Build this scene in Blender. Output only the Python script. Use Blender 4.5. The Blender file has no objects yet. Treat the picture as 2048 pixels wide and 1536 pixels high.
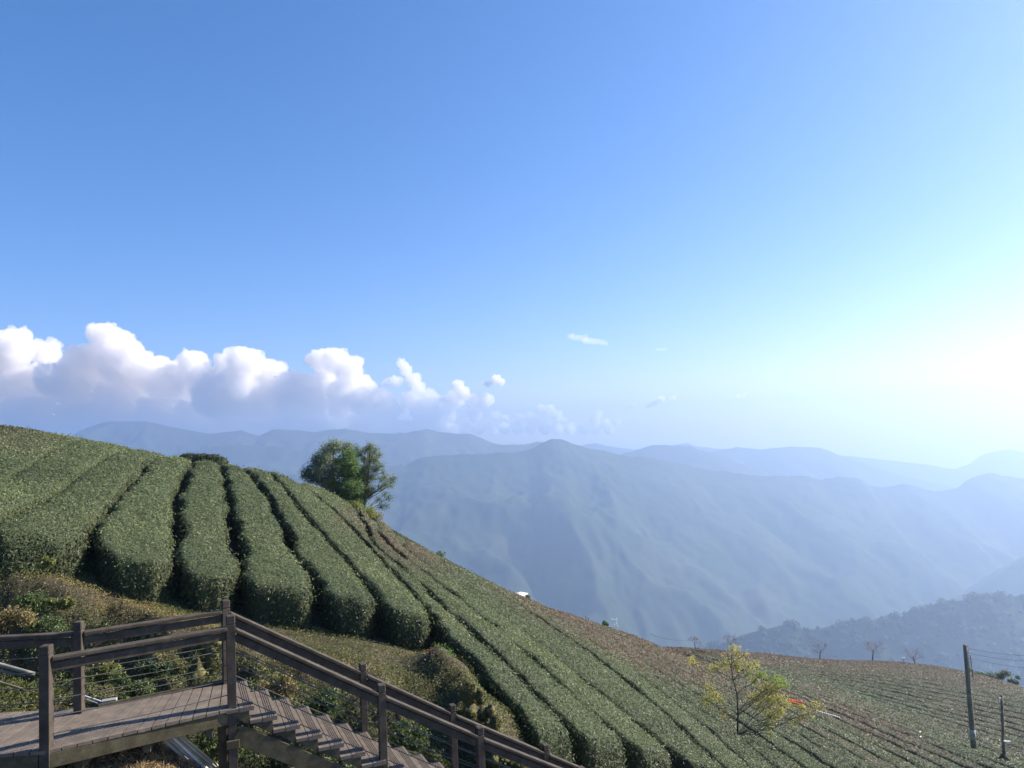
import bpy, math, random
import numpy as np
from mathutils import Vector, Matrix
sc = bpy.context.scene
C = sc.collection
PI = math.pi
# ------------------------------------------------------------------ camera
PITCH = math.radians(3.72); ROLL = math.radians(-2.5); F = 1490.0
camd = bpy.data.cameras.new('camera'); cam = bpy.data.objects.new('camera', camd); C.objects.link(cam)
camd.sensor_width = 36.0; camd.lens = 36.0 * F / 2048.0
camd.clip_start = 0.1; camd.clip_end = 60000
cam.matrix_world = Matrix.Rotation(PI/2 + PITCH, 4, 'X') @ Matrix.Rotation(ROLL, 4, 'Z')
sc.camera = cam
# ------------------------------------------------------------------ light
SUN_AZ = math.radians(70); SUN_EL = math.radians(33)
world = bpy.data.worlds.new("World"); sc.world = world; world.use_nodes = True
wn = world.node_tree.nodes; wl = world.node_tree.links
for n in list(wn): wn.remove(n)
sky = wn.new('ShaderNodeTexSky'); sky.sky_type = 'NISHITA'; sky.sun_disc = False
sky.sun_elevation = SUN_EL; sky.sun_rotation = SUN_AZ
sky.altitude = 1300; sky.air_density = 1.0; sky.dust_density = 1.2; sky.ozone_density = 1.5
bg = wn.new('ShaderNodeBackground'); bg.inputs['Strength'].default_value = 0.1
wo = wn.new('ShaderNodeOutputWorld')
hs = wn.new('ShaderNodeHueSaturation'); hs.inputs['Saturation'].default_value = 1.2; hs.inputs['Hue'].default_value = .504
wl.new(sky.outputs[0], hs.inputs['Color']); sp = wn.new('ShaderNodeSeparateColor'); cb = wn.new('ShaderNodeCombineColor'); wl.new(hs.outputs[0], sp.inputs[0])
for i_, (g_, k_) in enumerate(((1.06, .635), (.87, .875), (.88, 1.13))):      # film response of the sky light, the same in every direction
    pw = wn.new('ShaderNodeMath'); pw.operation = 'POWER'; pw.inputs[1].default_value = g_
    ml = wn.new('ShaderNodeMath'); ml.operation = 'MULTIPLY'; ml.inputs[1].default_value = k_
    wl.new(sp.outputs[i_], pw.inputs[0]); wl.new(pw.outputs[0], ml.inputs[0]); wl.new(ml.outputs[0], cb.inputs[i_])
wl.new(cb.outputs[0], bg.inputs[0])
wl.new(bg.outputs[0], wo.inputs[0])
sund = bpy.data.lights.new('sun', 'SUN'); sun = bpy.data.objects.new('sun', sund); C.objects.link(sun)
sund.energy = 5.0; sund.angle = math.radians(0.5); sund.color = (1.0, 0.91, 0.77)
TOSUN = Vector((math.cos(SUN_EL)*math.sin(SUN_AZ), math.cos(SUN_EL)*math.cos(SUN_AZ), math.sin(SUN_EL)))
sun.rotation_euler = TOSUN.to_track_quat('Z', 'Y').to_euler()
sc.view_settings.view_transform = 'Standard'; sc.view_settings.look = 'None'
sc.view_settings.gamma = 1.0; sc.view_settings.use_curve_mapping = False
sc.view_settings.exposure = 1.12
cy = sc.cycles
cy.max_bounces = 50; cy.diffuse_bounces = 3; cy.glossy_bounces = 2; cy.transmission_bounces = 4
cy.volume_bounces = 48; cy.transparent_max_bounces = 8
cy.use_denoising = True; cy.use_adaptive_sampling = True; cy.adaptive_threshold = 0.01
cy.caustics_reflective = False; cy.caustics_refractive = False
HAZE_DENSITY = 1/3000.0
HAZE_COLOR = (0.515, 0.675, 0.92)
HAZE_ANISO = 0.55

# ------------------------------------------------------------------ view geometry of the place
def _Rx(a): c, s = math.cos(a), math.sin(a); return np.array([[1,0,0],[0,c,-s],[0,s,c]])
def _Rz(a): c, s = math.cos(a), math.sin(a); return np.array([[c,-s,0],[s,c,0],[0,0,1]])
RM = _Rx(PI/2 + PITCH) @ _Rz(ROLL)
def ray(px, py):
    d = RM @ np.array([(px-1024)/F, -(py-768)/F, -1.0]); return d/d[1]
def at(px, py, Y): return ray(px, py)*Y
def proj(p):
    q = np.asarray(p) @ RM; return 1024 - F*q[..., 0]/q[..., 2], 768 + F*q[..., 1]/q[..., 2]
rng = np.random.default_rng(7)
random.seed(5)
# value noise
def _hash(ix, iy, iz, seed):
    h = (ix*374761393 + iy*668265263 + iz*2147483647 + seed*974634777) & 0xffffffff
    h = ((h ^ (h >> 13))*1274126177) & 0xffffffff
    h = (h ^ (h >> 16)) & 0xffffffff
    return h/4294967295.0
def vnoise(x, y, z=None, seed=0):
    x = np.asarray(x, float); y = np.asarray(y, float)
    z = np.zeros_like(x) if z is None else np.asarray(z, float)
    xi, yi, zi = np.floor(x).astype(np.int64), np.floor(y).astype(np.int64), np.floor(z).astype(np.int64)
    u, v, w = x-xi, y-yi, z-zi
    u, v, w = u*u*(3-2*u), v*v*(3-2*v), w*w*(3-2*w)
    r = 0
    for a in (0, 1):
        for b in (0, 1):
            for c in (0, 1):
                r = r + _hash(xi+a, yi+b, zi+c, seed)*(u if a else 1-u)*(v if b else 1-v)*(w if c else 1-w)
    return r*2-1
def fbm(x, y, z=None, oct=4, seed=0, gain=.5):
    r = 0; a = 1.0; f = 1.0; t = 0
    for i in range(oct):
        r = r + a*vnoise(np.asarray(x)*f+i*17.3, np.asarray(y)*f-i*9.1, None if z is None else np.asarray(z)*f, seed+i)
        t += a; a *= gain; f *= 2.03
    return r/t
def sstep(a, b, x):
    t = np.clip((x-a)/(b-a), 0, 1); return t*t*(3-2*t)

# ------------------------------------------------------------------ tea-top surface of the hill (thin plate through surveyed points)
CP = [(0,857,35),(100,868,34.5),(200,886,34),(300,905,33.5),(374,925,33),(460,932,33),(540,945,33.5),(640,968,34.5),(700,1010,34),(750,1050,34),(820,1080,35),
(60,1050,15.5),(-80,1060,14.5),(270,1110,16.5),(410,1140,16.6),(560,1190,16.2),(700,1215,16),(830,1235,15.6),(1100,1450,14.2),
(-60,960,23),(130,965,23),(258,957,25),(348,1000,23),(457,1000,25),(550,1030,24.5),(650,1073,24),(749,1100,26),
(880,1110,36),(960,1155,38),(1040,1192,41),(1200,1246,52),(1350,1295,70),(1395,1298,77),(1440,1301,85),(1500,1306,95),(1700,1328,118),(1900,1350,120),(2048,1374,105),
(1007,1265,20.5),(1200,1400,19.5),(1250,1500,16),(1475,1470,34),(1948,1497,58),(2048,1536,50),(1700,1536,34),(1500,1536,24),(1360,1536,18),
(1300,1350,33),(1500,1400,46),(1700,1450,52),(1700,1380,78),(1900,1400,84),(1100,1250,34),(1000,1210,31),(900,1160,29),(900,1215,22),(810,1140,25.5),(1150,1330,24.5)]
XP = [at(*c) for c in CP]
for px, py, y0, Y, dz in [(0,857,35,44,-1.4),(200,886,34,43,-1.3),(400,927,33,42,-1.6),(560,950,33.5,43,-2.2),(700,1010,34,44,-3.5),(880,1110,36,50,-4.5),
        (1040,1192,41,58,-7),(1200,1246,52,75,-9),(1350,1295,70,97,-9.6),(1500,1306,95,130,-17),(1750,1334,118,160,-22),(2048,1374,105,150,-22)]:
    p = at(px, py, y0); q = at(px, py, Y); XP.append(np.array([q[0], Y, p[2]+dz]))
for g in [[-24,30,1.85],[-25,15,2.3],[-12,12,-1.6],[3,11,-6.3],[12,14,-10],[30,30,-20],[45,40,-25],[60,70,-34],[80,110,-44],[-2,5,-5.8],[-15,5,-1.5]]:
    XP.append(np.array(g, float))
XP = np.array(XP)
def _U(r2): return .5*r2*np.log(r2+1e-9)
_n = len(XP); _K = _U(((XP[:, None, :2]-XP[None, :, :2])**2).sum(-1)) + 3.0*np.eye(_n)
_P = np.c_[np.ones(_n), XP[:, :2]]
_W = np.linalg.solve(np.block([[_K, _P], [_P.T, np.zeros((3, 3))]]), np.r_[XP[:, 2], 0, 0, 0])
def _tps(x, y):
    q = np.c_[x.ravel(), y.ravel()]; out = np.empty(len(q))
    for i in range(0, len(q), 20000):
        s = q[i:i+20000]; out[i:i+20000] = _U(((s[:, None]-XP[None, :, :2])**2).sum(-1)) @ _W[:-3] + _W[-3] + s @ _W[-2:]
    return out.reshape(x.shape)
GX0, GY0, GS = -60.0, 3.0, 0.5
_gx = np.arange(GX0, 130, GS); _gy = np.arange(GY0, 200, GS)
TG = _tps(*np.meshgrid(_gx, _gy, indexing='ij'))
def T(x, y):
    x = np.asarray(x, float); y = np.asarray(y, float)
    u = np.clip((x-GX0)/GS, 0, TG.shape[0]-1.001); v = np.clip((y-GY0)/GS, 0, TG.shape[1]-1.001)
    i = u.astype(int); j = v.astype(int); a = u-i; b = v-j
    return TG[i, j]*(1-a)*(1-b)+TG[i+1, j]*a*(1-b)+TG[i, j+1]*(1-a)*b+TG[i+1, j+1]*a*b
def hit(px, py, h=0.0):
    d = ray(px, py); ys = np.arange(9, 185, .1); g = T(d[0]*ys, ys)+h-d[2]*ys
    i = int(np.argmax(g > 0))
    if g[i] <= 0:
        i = int(np.argmax(g)); return d*ys[i]
    t = g[i-1]/(g[i-1]-g[i]) if i else 0
    return d*(ys[i-1]+(ys[i]-ys[i-1])*t)
HH = 0.85
def poly_dist(x, y, pts):
    """signed distance to an open plan polyline (positive on its right-hand side), with the parameter index"""
    best = np.full(np.shape(x), 1e9); sg = np.ones(np.shape(x)); par = np.zeros(np.shape(x))
    for k in range(len(pts)-1):
        ax, ay = pts[k][:2]; bx, by = pts[k+1][:2]; dx, dy = bx-ax, by-ay
        t = np.clip(((x-ax)*dx+(y-ay)*dy)/(dx*dx+dy*dy), 0, 1)
        d = np.hypot(x-ax-t*dx, y-ay-t*dy); cr = dx*(y-ay)-dy*(x-ax)
        m = d < best; best = np.where(m, d, best); sg = np.where(m, np.where(cr > 0, -1, 1), sg); par = np.where(m, k+t, par)
    return best*sg, par
BANK = [at(px, py, Y) for px, py, Y in [(-700,1060,15),(-150,1118,15),(0,1134,15),(100,1156,15.2),(230,1193,15.4),(400,1228,15.1),(520,1246,14.8),(700,1282,14.4),(850,1303,14.2)]]
BANK += [np.array([-.6, 13.0, 0]), np.array([1.2, 12.2, 0]), np.array([5, 11.6, 0]), np.array([30, 9, 0])]
SPUR = [at(px, py, Y) for px, py, Y in [(884,1290,15.4),(925,1332,14.6),(955,1375,13.8),(985,1450,13.0),(1005,1540,12.2),(1015,1620,11.6)]]
def ground(x, y):
    x = np.asarray(x, float); y = np.asarray(y, float)
    t = T(x, y); hh = HH - .2*sstep(45, 80, y)
    top = t-hh
    s, _ = poly_dist(x, y, BANK)
    low = np.interp(x, [-12, -6, -4, -2, 0, 2, 6], [-4.3, -4.45, -4.7, -5.1, -6.0, -6.9, -8.5])
    low = np.minimum(low, top-.35)
    nb = .34*fbm(x*1.1, y*1.1, seed=3, oct=4)+.34*fbm(x*2.6, y*2.6, seed=9, oct=3)
    w = sstep(-.05, 1.25, s + .35*fbm(x*.8, y*.8, seed=21))
    z = top*(1-w)+low*w
    z = z + nb*sstep(-.8, .6, s)*(1-sstep(7, 10, s)*.6)
    d, par = poly_dist(x, y, SPUR); ks_ = np.where(d > 0, .50+.25*np.clip(par, 0, 3), 1.25); d = np.abs(d)
    zr = np.interp(par, range(len(SPUR)), [p[2] for p in SPUR])
    z2 = zr - .12 - ks_*d**1.25 + .8*nb
    k = .12; q_ = (z-z2)/k; z = np.where(q_ > 25, z, np.log(np.exp(np.clip(q_, -60, 25))+1)*k+z2)
    # dry-grass mound below the deck
    m = np.hypot((x+4.9)/1.35, (y-8.75)/1.4); z = np.maximum(z, -3.42-.9*m**2.2+.10*fbm(x*4, y*4, seed=4))
    z = z-.40*np.exp(-(((x+4.72)/.42)**2+((y-8.15)/.32)**2)**2)
    return z

# ------------------------------------------------------------------ mesh helpers
def mesh_np(name, V, Fq, mat=None, parent=None, smooth=True, col=None, tris=None, matidx=None):
    me = bpy.data.meshes.new(name); V = np.ascontiguousarray(V, dtype=np.float32)
    Fq = np.asarray(Fq, dtype=np.int32).reshape(-1, 4) if Fq is not None and len(Fq) else np.zeros((0, 4), np.int32)
    tr = np.asarray(tris, dtype=np.int32).reshape(-1, 3) if tris is not None and len(tris) else np.zeros((0, 3), np.int32)
    me.vertices.add(len(V)); me.vertices.foreach_set('co', V.ravel())
    loops = np.concatenate([Fq.ravel(), tr.ravel()]).astype(np.int32)
    me.loops.add(len(loops)); me.loops.foreach_set('vertex_index', loops)
    n = len(Fq)+len(tr); me.polygons.add(n)
    st = np.concatenate([np.arange(len(Fq))*4, len(Fq)*4+np.arange(len(tr))*3]).astype(np.int32)
    me.polygons.foreach_set('loop_start', st)
    me.polygons.foreach_set('use_smooth', np.full(n, smooth))
    me.update(calc_edges=True)
    if col is not None:
        ca = me.color_attributes.new('col', 'FLOAT_COLOR', 'POINT')
        c4 = np.ones((len(V), 4), np.float32); c4[:, :3] = col; ca.data.foreach_set('color', c4.ravel())
    if mat:
        for m in (mat if isinstance(mat, (list, tuple)) else [mat]): me.materials.append(m)
    o = bpy.data.objects.new(name, me); C.objects.link(o)
    if parent: o.parent = parent
    return o
def tag(o, label=None, cat=None, group=None, kind=None):
    if label: o['label'] = label
    if cat: o['category'] = cat
    if group: o['group'] = group
    if kind: o['kind'] = kind
    return o
def empty(name, loc, label=None, cat=None, group=None):
    o = bpy.data.objects.new(name, None); C.objects.link(o); o.location = loc; o.empty_display_size = .2
    return tag(o, label, cat, group)
def grid_faces(nu, nv):
    i = np.arange(nu-1)[:, None]*nv+np.arange(nv-1)[None, :]
    return np.stack([i, i+nv, i+nv+1, i+1], -1).reshape(-1, 4)
class MB:
    """collects boxes and tubes in world space and links them as one mesh, origin at the parent"""
    def __init__(s): s.V = []; s.Q = []; s.T = []; s.n = 0
    def add(s, V, Q=None, Tt=None):
        V = np.asarray(V, float)
        if Q is not None and len(Q): s.Q.append(np.asarray(Q)+s.n)
        if Tt is not None and len(Tt): s.T.append(np.asarray(Tt)+s.n)
        s.V.append(V); s.n += len(V); return s
    def box(s, c, ax, ay, az, b=0.0):
        """box centred c with half-vectors; b = chamfer"""
        c, ax, ay, az = [np.asarray(v, float) for v in (c, ax, ay, az)]
        if b <= 0:
            V = [c+i*ax+j*ay+k*az for i in (-1, 1) for j in (-1, 1) for k in (-1, 1)]
            return s.add(V, [(0,1,3,2),(4,6,7,5),(0,4,5,1),(2,3,7,6),(0,2,6,4),(1,5,7,3)])
        lx, ly, lz = [np.linalg.norm(v) for v in (ax, ay, az)]
        fx, fy, fz = 1-b/lx, 1-b/ly, 1-b/lz; V = []; idx = {}
        for i in (-1, 1):
            for j in (-1, 1):
                for k in (-1, 1):
                    for t, (p, q, r) in enumerate(((1, fy, fz), (fx, 1, fz), (fx, fy, 1))):
                        idx[i, j, k, t] = len(V); V.append(c+i*p*ax+j*q*ay+k*r*az)
        Q = []; Tr = []
        I = lambda i, j, k, t: idx[i, j, k, t]
        for e in (-1, 1):
            Q.append([I(e,-1,-1,0), I(e,1,-1,0), I(e,1,1,0), I(e,-1,1,0)])
            Q.append([I(-1,e,-1,1), I(1,e,-1,1), I(1,e,1,1), I(-1,e,1,1)])
            Q.append([I(-1,-1,e,2), I(1,-1,e,2), I(1,1,e,2), I(-1,1,e,2)])
            for g in (-1, 1):
                Q.append([I(e,g,-1,0), I(e,g,-1,1), I(e,g,1,1), I(e,g,1,0)])
                Q.append([I(e,-1,g,0), I(e,-1,g,2), I(e,1,g,2), I(e,1,g,0)])
                Q.append([I(-1,e,g,1), I(-1,e,g,2), I(1,e,g,2), I(1,e,g,1)])
                for h in (-1, 1): Tr.append([I(e,g,h,0), I(e,g,h,1), I(e,g,h,2)])
        return s.add(V, Q, Tr)
    def tube(s, pts, r, n=6, cap=True):
        pts = np.asarray(pts, float); m = len(pts); r = np.broadcast_to(np.asarray(r, float), (m,))
        tg = np.gradient(pts, axis=0); tg /= np.linalg.norm(tg, axis=1, keepdims=True)+1e-12
        up = np.array([0, 0, 1.]) if abs(tg[0][2]) < .9 else np.array([1., 0, 0])
        V = []
        for i in range(m):
            a = np.cross(tg[i], up); a /= np.linalg.norm(a)+1e-12; b = np.cross(tg[i], a)
            th = np.arange(n)*2*PI/n
            V.append(pts[i]+r[i]*(np.cos(th)[:, None]*a+np.sin(th)[:, None]*b))
        V = np.concatenate(V); Q = []
        for i in range(m-1):
            for k in range(n): Q.append([i*n+k, i*n+(k+1) % n, (i+1)*n+(k+1) % n, (i+1)*n+k])
        Tr = []
        if cap:
            V = np.concatenate([V, pts[:1], pts[-1:]])
            for k in range(n): Tr += [[m*n, (k+1) % n, k], [m*n+1, (m-1)*n+k, (m-1)*n+(k+1) % n]]
        return s.add(V, Q, Tr)
    def build(s, name, mat, parent=None, smooth=False, col=None):
        V = np.concatenate(s.V)
        org = np.array(parent_world(parent)) if parent else None
        if parent: V = V-org
        o = mesh_np(name, V, np.concatenate(s.Q) if s.Q else None, mat, parent, smooth, col, np.concatenate(s.T) if s.T else None)
        bm_fix(o.data); return o
def parent_world(p):
    v = Vector((0, 0, 0))
    while p is not None: v = v+Vector(p.location); p = p.parent
    return v
import bmesh
def bm_fix(me):
    bm = bmesh.new(); bm.from_mesh(me); bmesh.ops.recalc_face_normals(bm, faces=bm.faces); bm.to_mesh(me); bm.free()

# ------------------------------------------------------------------ materials
def mat_new(name):
    m = bpy.data.materials.new(name); m.use_nodes = True; nt = m.node_tree
    b = nt.nodes['Principled BSDF']; return m, nt, b
def N(nt, t, **k):
    n = nt.nodes.new(t)
    for a, v in k.items():
        if a in n.inputs.keys() if hasattr(n.inputs, 'keys') else False: n.inputs[a].default_value = v
        else: setattr(n, a, v)
    return n
def noise(nt, scale, detail=4, rough=.55, coord='Object', scl=None):
    tc = nt.nodes.new('ShaderNodeTexCoord'); n = nt.nodes.new('ShaderNodeTexNoise')
    n.inputs['Scale'].default_value = scale; n.inputs['Detail'].default_value = detail; n.inputs['Roughness'].default_value = rough
    if scl:
        mp = nt.nodes.new('ShaderNodeMapping'); mp.inputs['Scale'].default_value = scl
        nt.links.new(tc.outputs[coord], mp.inputs[0]); nt.links.new(mp.outputs[0], n.inputs[0])
    else: nt.links.new(tc.outputs[coord], n.inputs[0])
    return n
def ramp(nt, src, stops):
    r = nt.nodes.new('ShaderNodeValToRGB'); e = r.color_ramp.elements
    while len(e) > 1: e.remove(e[-1])
    e[0].position = stops[0][0]; e[0].color = (*stops[0][1], 1)
    for p, c in stops[1:]:
        x = e.new(p); x.color = (*c, 1)
    nt.links.new(src, r.inputs[0]); return r
def simple(name, stops, scale=3, rough=.8, bump=0.0, bscale=20, metal=0, scl=None, detail=5, spec=.3):
    m, nt, b = mat_new(name); n = noise(nt, scale, detail, scl=scl); r = ramp(nt, n.outputs['Fac'], stops)
    nt.links.new(r.outputs[0], b.inputs['Base Color']); b.inputs['Roughness'].default_value = rough
    b.inputs['Metallic'].default_value = metal; b.inputs['Specular IOR Level'].default_value = spec
    if bump:
        n2 = noise(nt, bscale, 6, scl=scl); bp = nt.nodes.new('ShaderNodeBump'); bp.inputs['Strength'].default_value = bump
        bp.inputs['Distance'].default_value = .02
        nt.links.new(n2.outputs['Fac'], bp.inputs['Height']); nt.links.new(bp.outputs[0], b.inputs['Normal'])
    return m
def leafmat(name, trans=.3, rough=.5, spec=.35):
    m, nt, b = mat_new(name); a = nt.nodes.new('ShaderNodeAttribute'); a.attribute_name = 'col'
    nt.links.new(a.outputs['Color'], b.inputs['Base Color']); b.inputs['Roughness'].default_value = rough
    b.inputs['Specular IOR Level'].default_value = spec
    tr = nt.nodes.new('ShaderNodeBsdfTranslucent'); mx = nt.nodes.new('ShaderNodeMixShader'); mx.inputs[0].default_value = trans
    nt.links.new(a.outputs['Color'], tr.inputs['Color'])
    nt.links.new(b.outputs[0], mx.inputs[1]); nt.links.new(tr.outputs[0], mx.inputs[2])
    nt.links.new(mx.outputs[0], nt.nodes['Material Output'].inputs['Surface']); return m
M = {}
M['leaf'] = leafmat('leaf'); M['tree_leaf'] = leafmat('tree_leaf', .45)
M['hedge'] = simple('hedge_body', [(.3, (.018,.026,.012)), (.55, (.04,.055,.022)), (.75, (.06,.075,.03))], scale=6, rough=.9, bump=.6, bscale=30)
M['hill_soil'] = simple('hill_soil', [(.3, (.03,.026,.018)), (.6, (.07,.055,.032)), (.8, (.10,.08,.045))], scale=1.5, rough=.95, bump=.5)
def wood(name, c1, c2, c3, rough=.75):
    m, nt, b = mat_new(name)
    n = noise(nt, 3.0, 6, .6, scl=(2, 2, 2)); n2 = noise(nt, 60, 3)
    r = ramp(nt, n.outputs['Fac'], [(.25, c1), (.5, c2), (.78, c3)])
    mx = nt.nodes.new('ShaderNodeMix'); mx.data_type = 'RGBA'; mx.blend_type = 'MULTIPLY'; mx.inputs[0].default_value = .45
    r2 = ramp(nt, n2.outputs['Fac'], [(.3, (.5,.5,.5)), (.7, (1.25,1.25,1.25))])
    nt.links.new(r.outputs[0], mx.inputs[6]); nt.links.new(r2.outputs[0], mx.inputs[7])
    nt.links.new(mx.outputs[2], b.inputs['Base Color']); b.inputs['Roughness'].default_value = rough
    b.inputs['Specular IOR Level'].default_value = .25
    bp = nt.nodes.new('ShaderNodeBump'); bp.inputs['Strength'].default_value = .35; bp.inputs['Distance'].default_value = .006
    nt.links.new(n2.outputs['Fac'], bp.inputs['Height']); nt.links.new(bp.outputs[0], b.inputs['Normal'])
    return m
M['rail'] = wood('brown_grey_composite', (.038,.030,.022), (.068,.054,.040), (.112,.091,.069))
M['plank'] = wood('grey_purple_decking', (.10,.080,.062), (.150,.122,.096), (.22,.183,.146))
M['edge'] = wood('mossy_timber', (.045,.038,.022), (.085,.072,.042), (.15,.128,.072), .9)
M['cable'] = simple('steel_cable', [(.3, (.05,.05,.05)), (.7, (.11,.11,.11))], scale=8, rough=.8)
M['white'] = simple('weathered_white', [(.3, (.55,.56,.55)), (.7, (.8,.8,.78))], scale=4, rough=.6)
M['pipe'] = simple('grey_plastic_pipe', [(.3, (.24,.23,.21)), (.7, (.42,.41,.37))], scale=4, rough=.5)
M['yellow_pipe'] = simple('yellowed_pipe', [(.3, (.35,.30,.14)), (.7, (.5,.45,.25))], scale=4, rough=.5)
M['pipe_old'] = simple('dusty_pipe', [(.3, (.16,.15,.12)), (.7, (.34,.32,.27))], scale=4, rough=.7)
M['pole'] = simple('weathered_pole', [(.3, (.10,.085,.06)), (.55, (.20,.17,.12)), (.8, (.32,.29,.23))], scale=4, rough=.9, bump=.4)
M['bark'] = simple('bark', [(.3, (.035,.028,.02)), (.7, (.11,.09,.065))], scale=6, rough=.95, bump=.5)
M['bark_red'] = simple('bark_red', [(.3, (.12,.07,.055)), (.7, (.24,.15,.12))], scale=6, rough=.95)
M['rock'] = None
def rockmat():
    m, nt, b = mat_new('mossy_rock'); n = noise(nt, 3.5, 8, .65); n2 = noise(nt, 9, 6, .6)
    r = ramp(nt, n.outputs['Fac'], [(.32, (.025,.025,.014)), (.45, (.075,.065,.035)), (.54, (.13,.12,.04)), (.68, (.24,.20,.06))])
    nt.links.new(r.outputs[0], b.inputs['Base Color']); b.inputs['Roughness'].default_value = .95
    bp = nt.nodes.new('ShaderNodeBump'); bp.inputs['Strength'].default_value = .8; bp.inputs['Distance'].default_value = .04
    nt.links.new(n2.outputs['Fac'], bp.inputs['Height']); nt.links.new(bp.outputs[0], b.inputs['Normal']); return m
M['rock'] = rockmat()

# ------------------------------------------------------------------ leaves
def leaves(name, P, Nn, size, col, parent=None, tilt=.7, aspect=.45, lift=(0, .05), up=0.0, mat=None):
    """one mesh of small four-cornered leaves; P world points, Nn normals"""
    n = len(P); P = np.asarray(P, float); size = np.broadcast_to(size, (n,))
    nn = Nn + rng.normal(0, tilt, (n, 3)); nn[:, 2] += up; nn /= np.linalg.norm(nn, axis=1, keepdims=True)+1e-9
    a = np.cross(nn, rng.normal(0, 1, (n, 3))); a /= np.linalg.norm(a, axis=1, keepdims=True)+1e-9
    b = np.cross(nn, a); s = size*rng.uniform(.6, 1.35, n)
    c = P+Nn*rng.uniform(lift[0], lift[1], n)[:, None]
    a = a*s[:, None]*.5; b = b*(s*aspect)[:, None]*.5; k = nn*(s*.12)[:, None]
    V = np.stack([c-a, c+b*1.0-k-a*.15, c+a, c-b*1.0-k-a*.15], 1).reshape(-1, 3)
    if parent is not None: V = V-np.array(parent_world(parent))
    Q = np.arange(n*4).reshape(-1, 4)
    return mesh_np(name, V, Q, mat or M['leaf'], parent, False, np.repeat(col, 4, axis=0))
def tri_sample(V, Fq, dens):
    """random points on quads; dens = points per square metre per face"""
    A, B, Cc, D = V[Fq[:, 0]], V[Fq[:, 1]], V[Fq[:, 2]], V[Fq[:, 3]]
    nr = np.cross(Cc-A, D-B); ar = np.linalg.norm(nr, axis=1)*.5; nr /= (2*ar[:, None]+1e-12)
    cnt = rng.poisson(ar*dens); idx = np.repeat(np.arange(len(Fq)), cnt); u = rng.random((len(idx), 1)); v = rng.random((len(idx), 1))
    P = (A[idx]*(1-u)+B[idx]*u)*(1-v)+(D[idx]*(1-u)+Cc[idx]*u)*v
    return P, nr[idx], idx

# brown (frosted / freshly cut) patches of the tea field
def brownness(x, y, z):
    px, py = proj(np.stack([x, y, z], -1))
    b = np.zeros(np.shape(x))
    for cx, cy_, rx, ry, a, w in [(700,965,45,22,.35,.8),(800,1085,85,30,.55,1.0),(700,1040,30,20,.4,.6),(1240,1275,190,34,.42,1.3),(1340,1330,110,20,.5,.8),(1120,1240,70,22,.5,.7),
            (1600,1316,280,17,.13,1.6),(1850,1346,170,17,.17,1.5),(1480,1345,90,16,.3,.8),(1720,1440,130,22,.42,1.0),(1600,1400,70,14,.4,.8),(1960,1440,90,30,.3,.5),(40,880,60,20,.1,.35),(1500,1400,60,18,.4,.5)]:
        dx, dy = px-cx, py-cy_; u = (dx*math.cos(a)+dy*math.sin(a))/rx; v = (-dx*math.sin(a)+dy*math.cos(a))/ry
        b = np.maximum(b, w*np.exp(-(u*u+v*v)**1.5*.55))
    return np.clip(b*(1+.6*fbm(x*.35, y*.35, seed=31)), 0, 1)
def tea_colour(P, d, tone=1.0, rb=0.0):
    n = len(P); x, y, z = P.T
    k = rng.random((n, 1))
    base = np.array([.076,.098,.040])*(1-k)+np.array([.148,.174,.064])*k
    patch = (fbm(x*.25, y*.25, seed=41)+.6*fbm(x*1.3, y*1.3, seed=43))[:, None]
    base = base*(1+.36*patch)
    yel = np.clip(fbm(x*.5+7, y*.5, seed=47)*1.4+.1, 0, 1)[:, None]*rng.random((n, 1))
    base = base*(1-.5*yel)+np.array([.20,.205,.075])*.5*yel
    pale = rng.random((n, 1)) < .06
    base = np.where(pale, base*1.3+.015, base)
    b = np.clip(brownness(x, y, z)+rb, 0, 1)[:, None]*rng.uniform(.5, 1.0, (n, 1)); base = base*tone
    br = np.array([.19,.108,.074])*(.6+.8*rng.random((n, 1)))
    return base*(1-b)+br*b

# ------------------------------------------------------------------ tea rows
ROWL = []
def resample(P, n):
    P = np.asarray(P, float); d = np.r_[0, np.cumsum(np.linalg.norm(np.diff(P[:, :2], axis=0), axis=1))]
    s = np.linspace(0, d[-1], n); return np.c_[np.interp(s, d, P[:, 0]), np.interp(s, d, P[:, 1])], d[-1]
def smooth(P, k=6, it=3):
    for _ in range(it):
        Q = np.pad(P, ((k, k), (0, 0)), mode='reflect', reflect_type='odd')
        ker = np.ones(2*k+1)/(2*k+1); P = np.c_[np.convolve(Q[:, 0], ker, 'valid'), np.convolve(Q[:, 1], ker, 'valid')]
    return P
def boundary(pix, ext=0.0, sm=3):
    P = np.array([hit(*q)[:2] for q in pix]); R, L = resample(P, 80); R = smooth(R, sm, 2)
    if ext:
        d = R[0]-R[8]; d /= np.linalg.norm(d); e = np.array([R[0]+d*ext*t for t in np.linspace(1, .1, 10)]); R = np.vstack([e, R])
    return R
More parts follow.
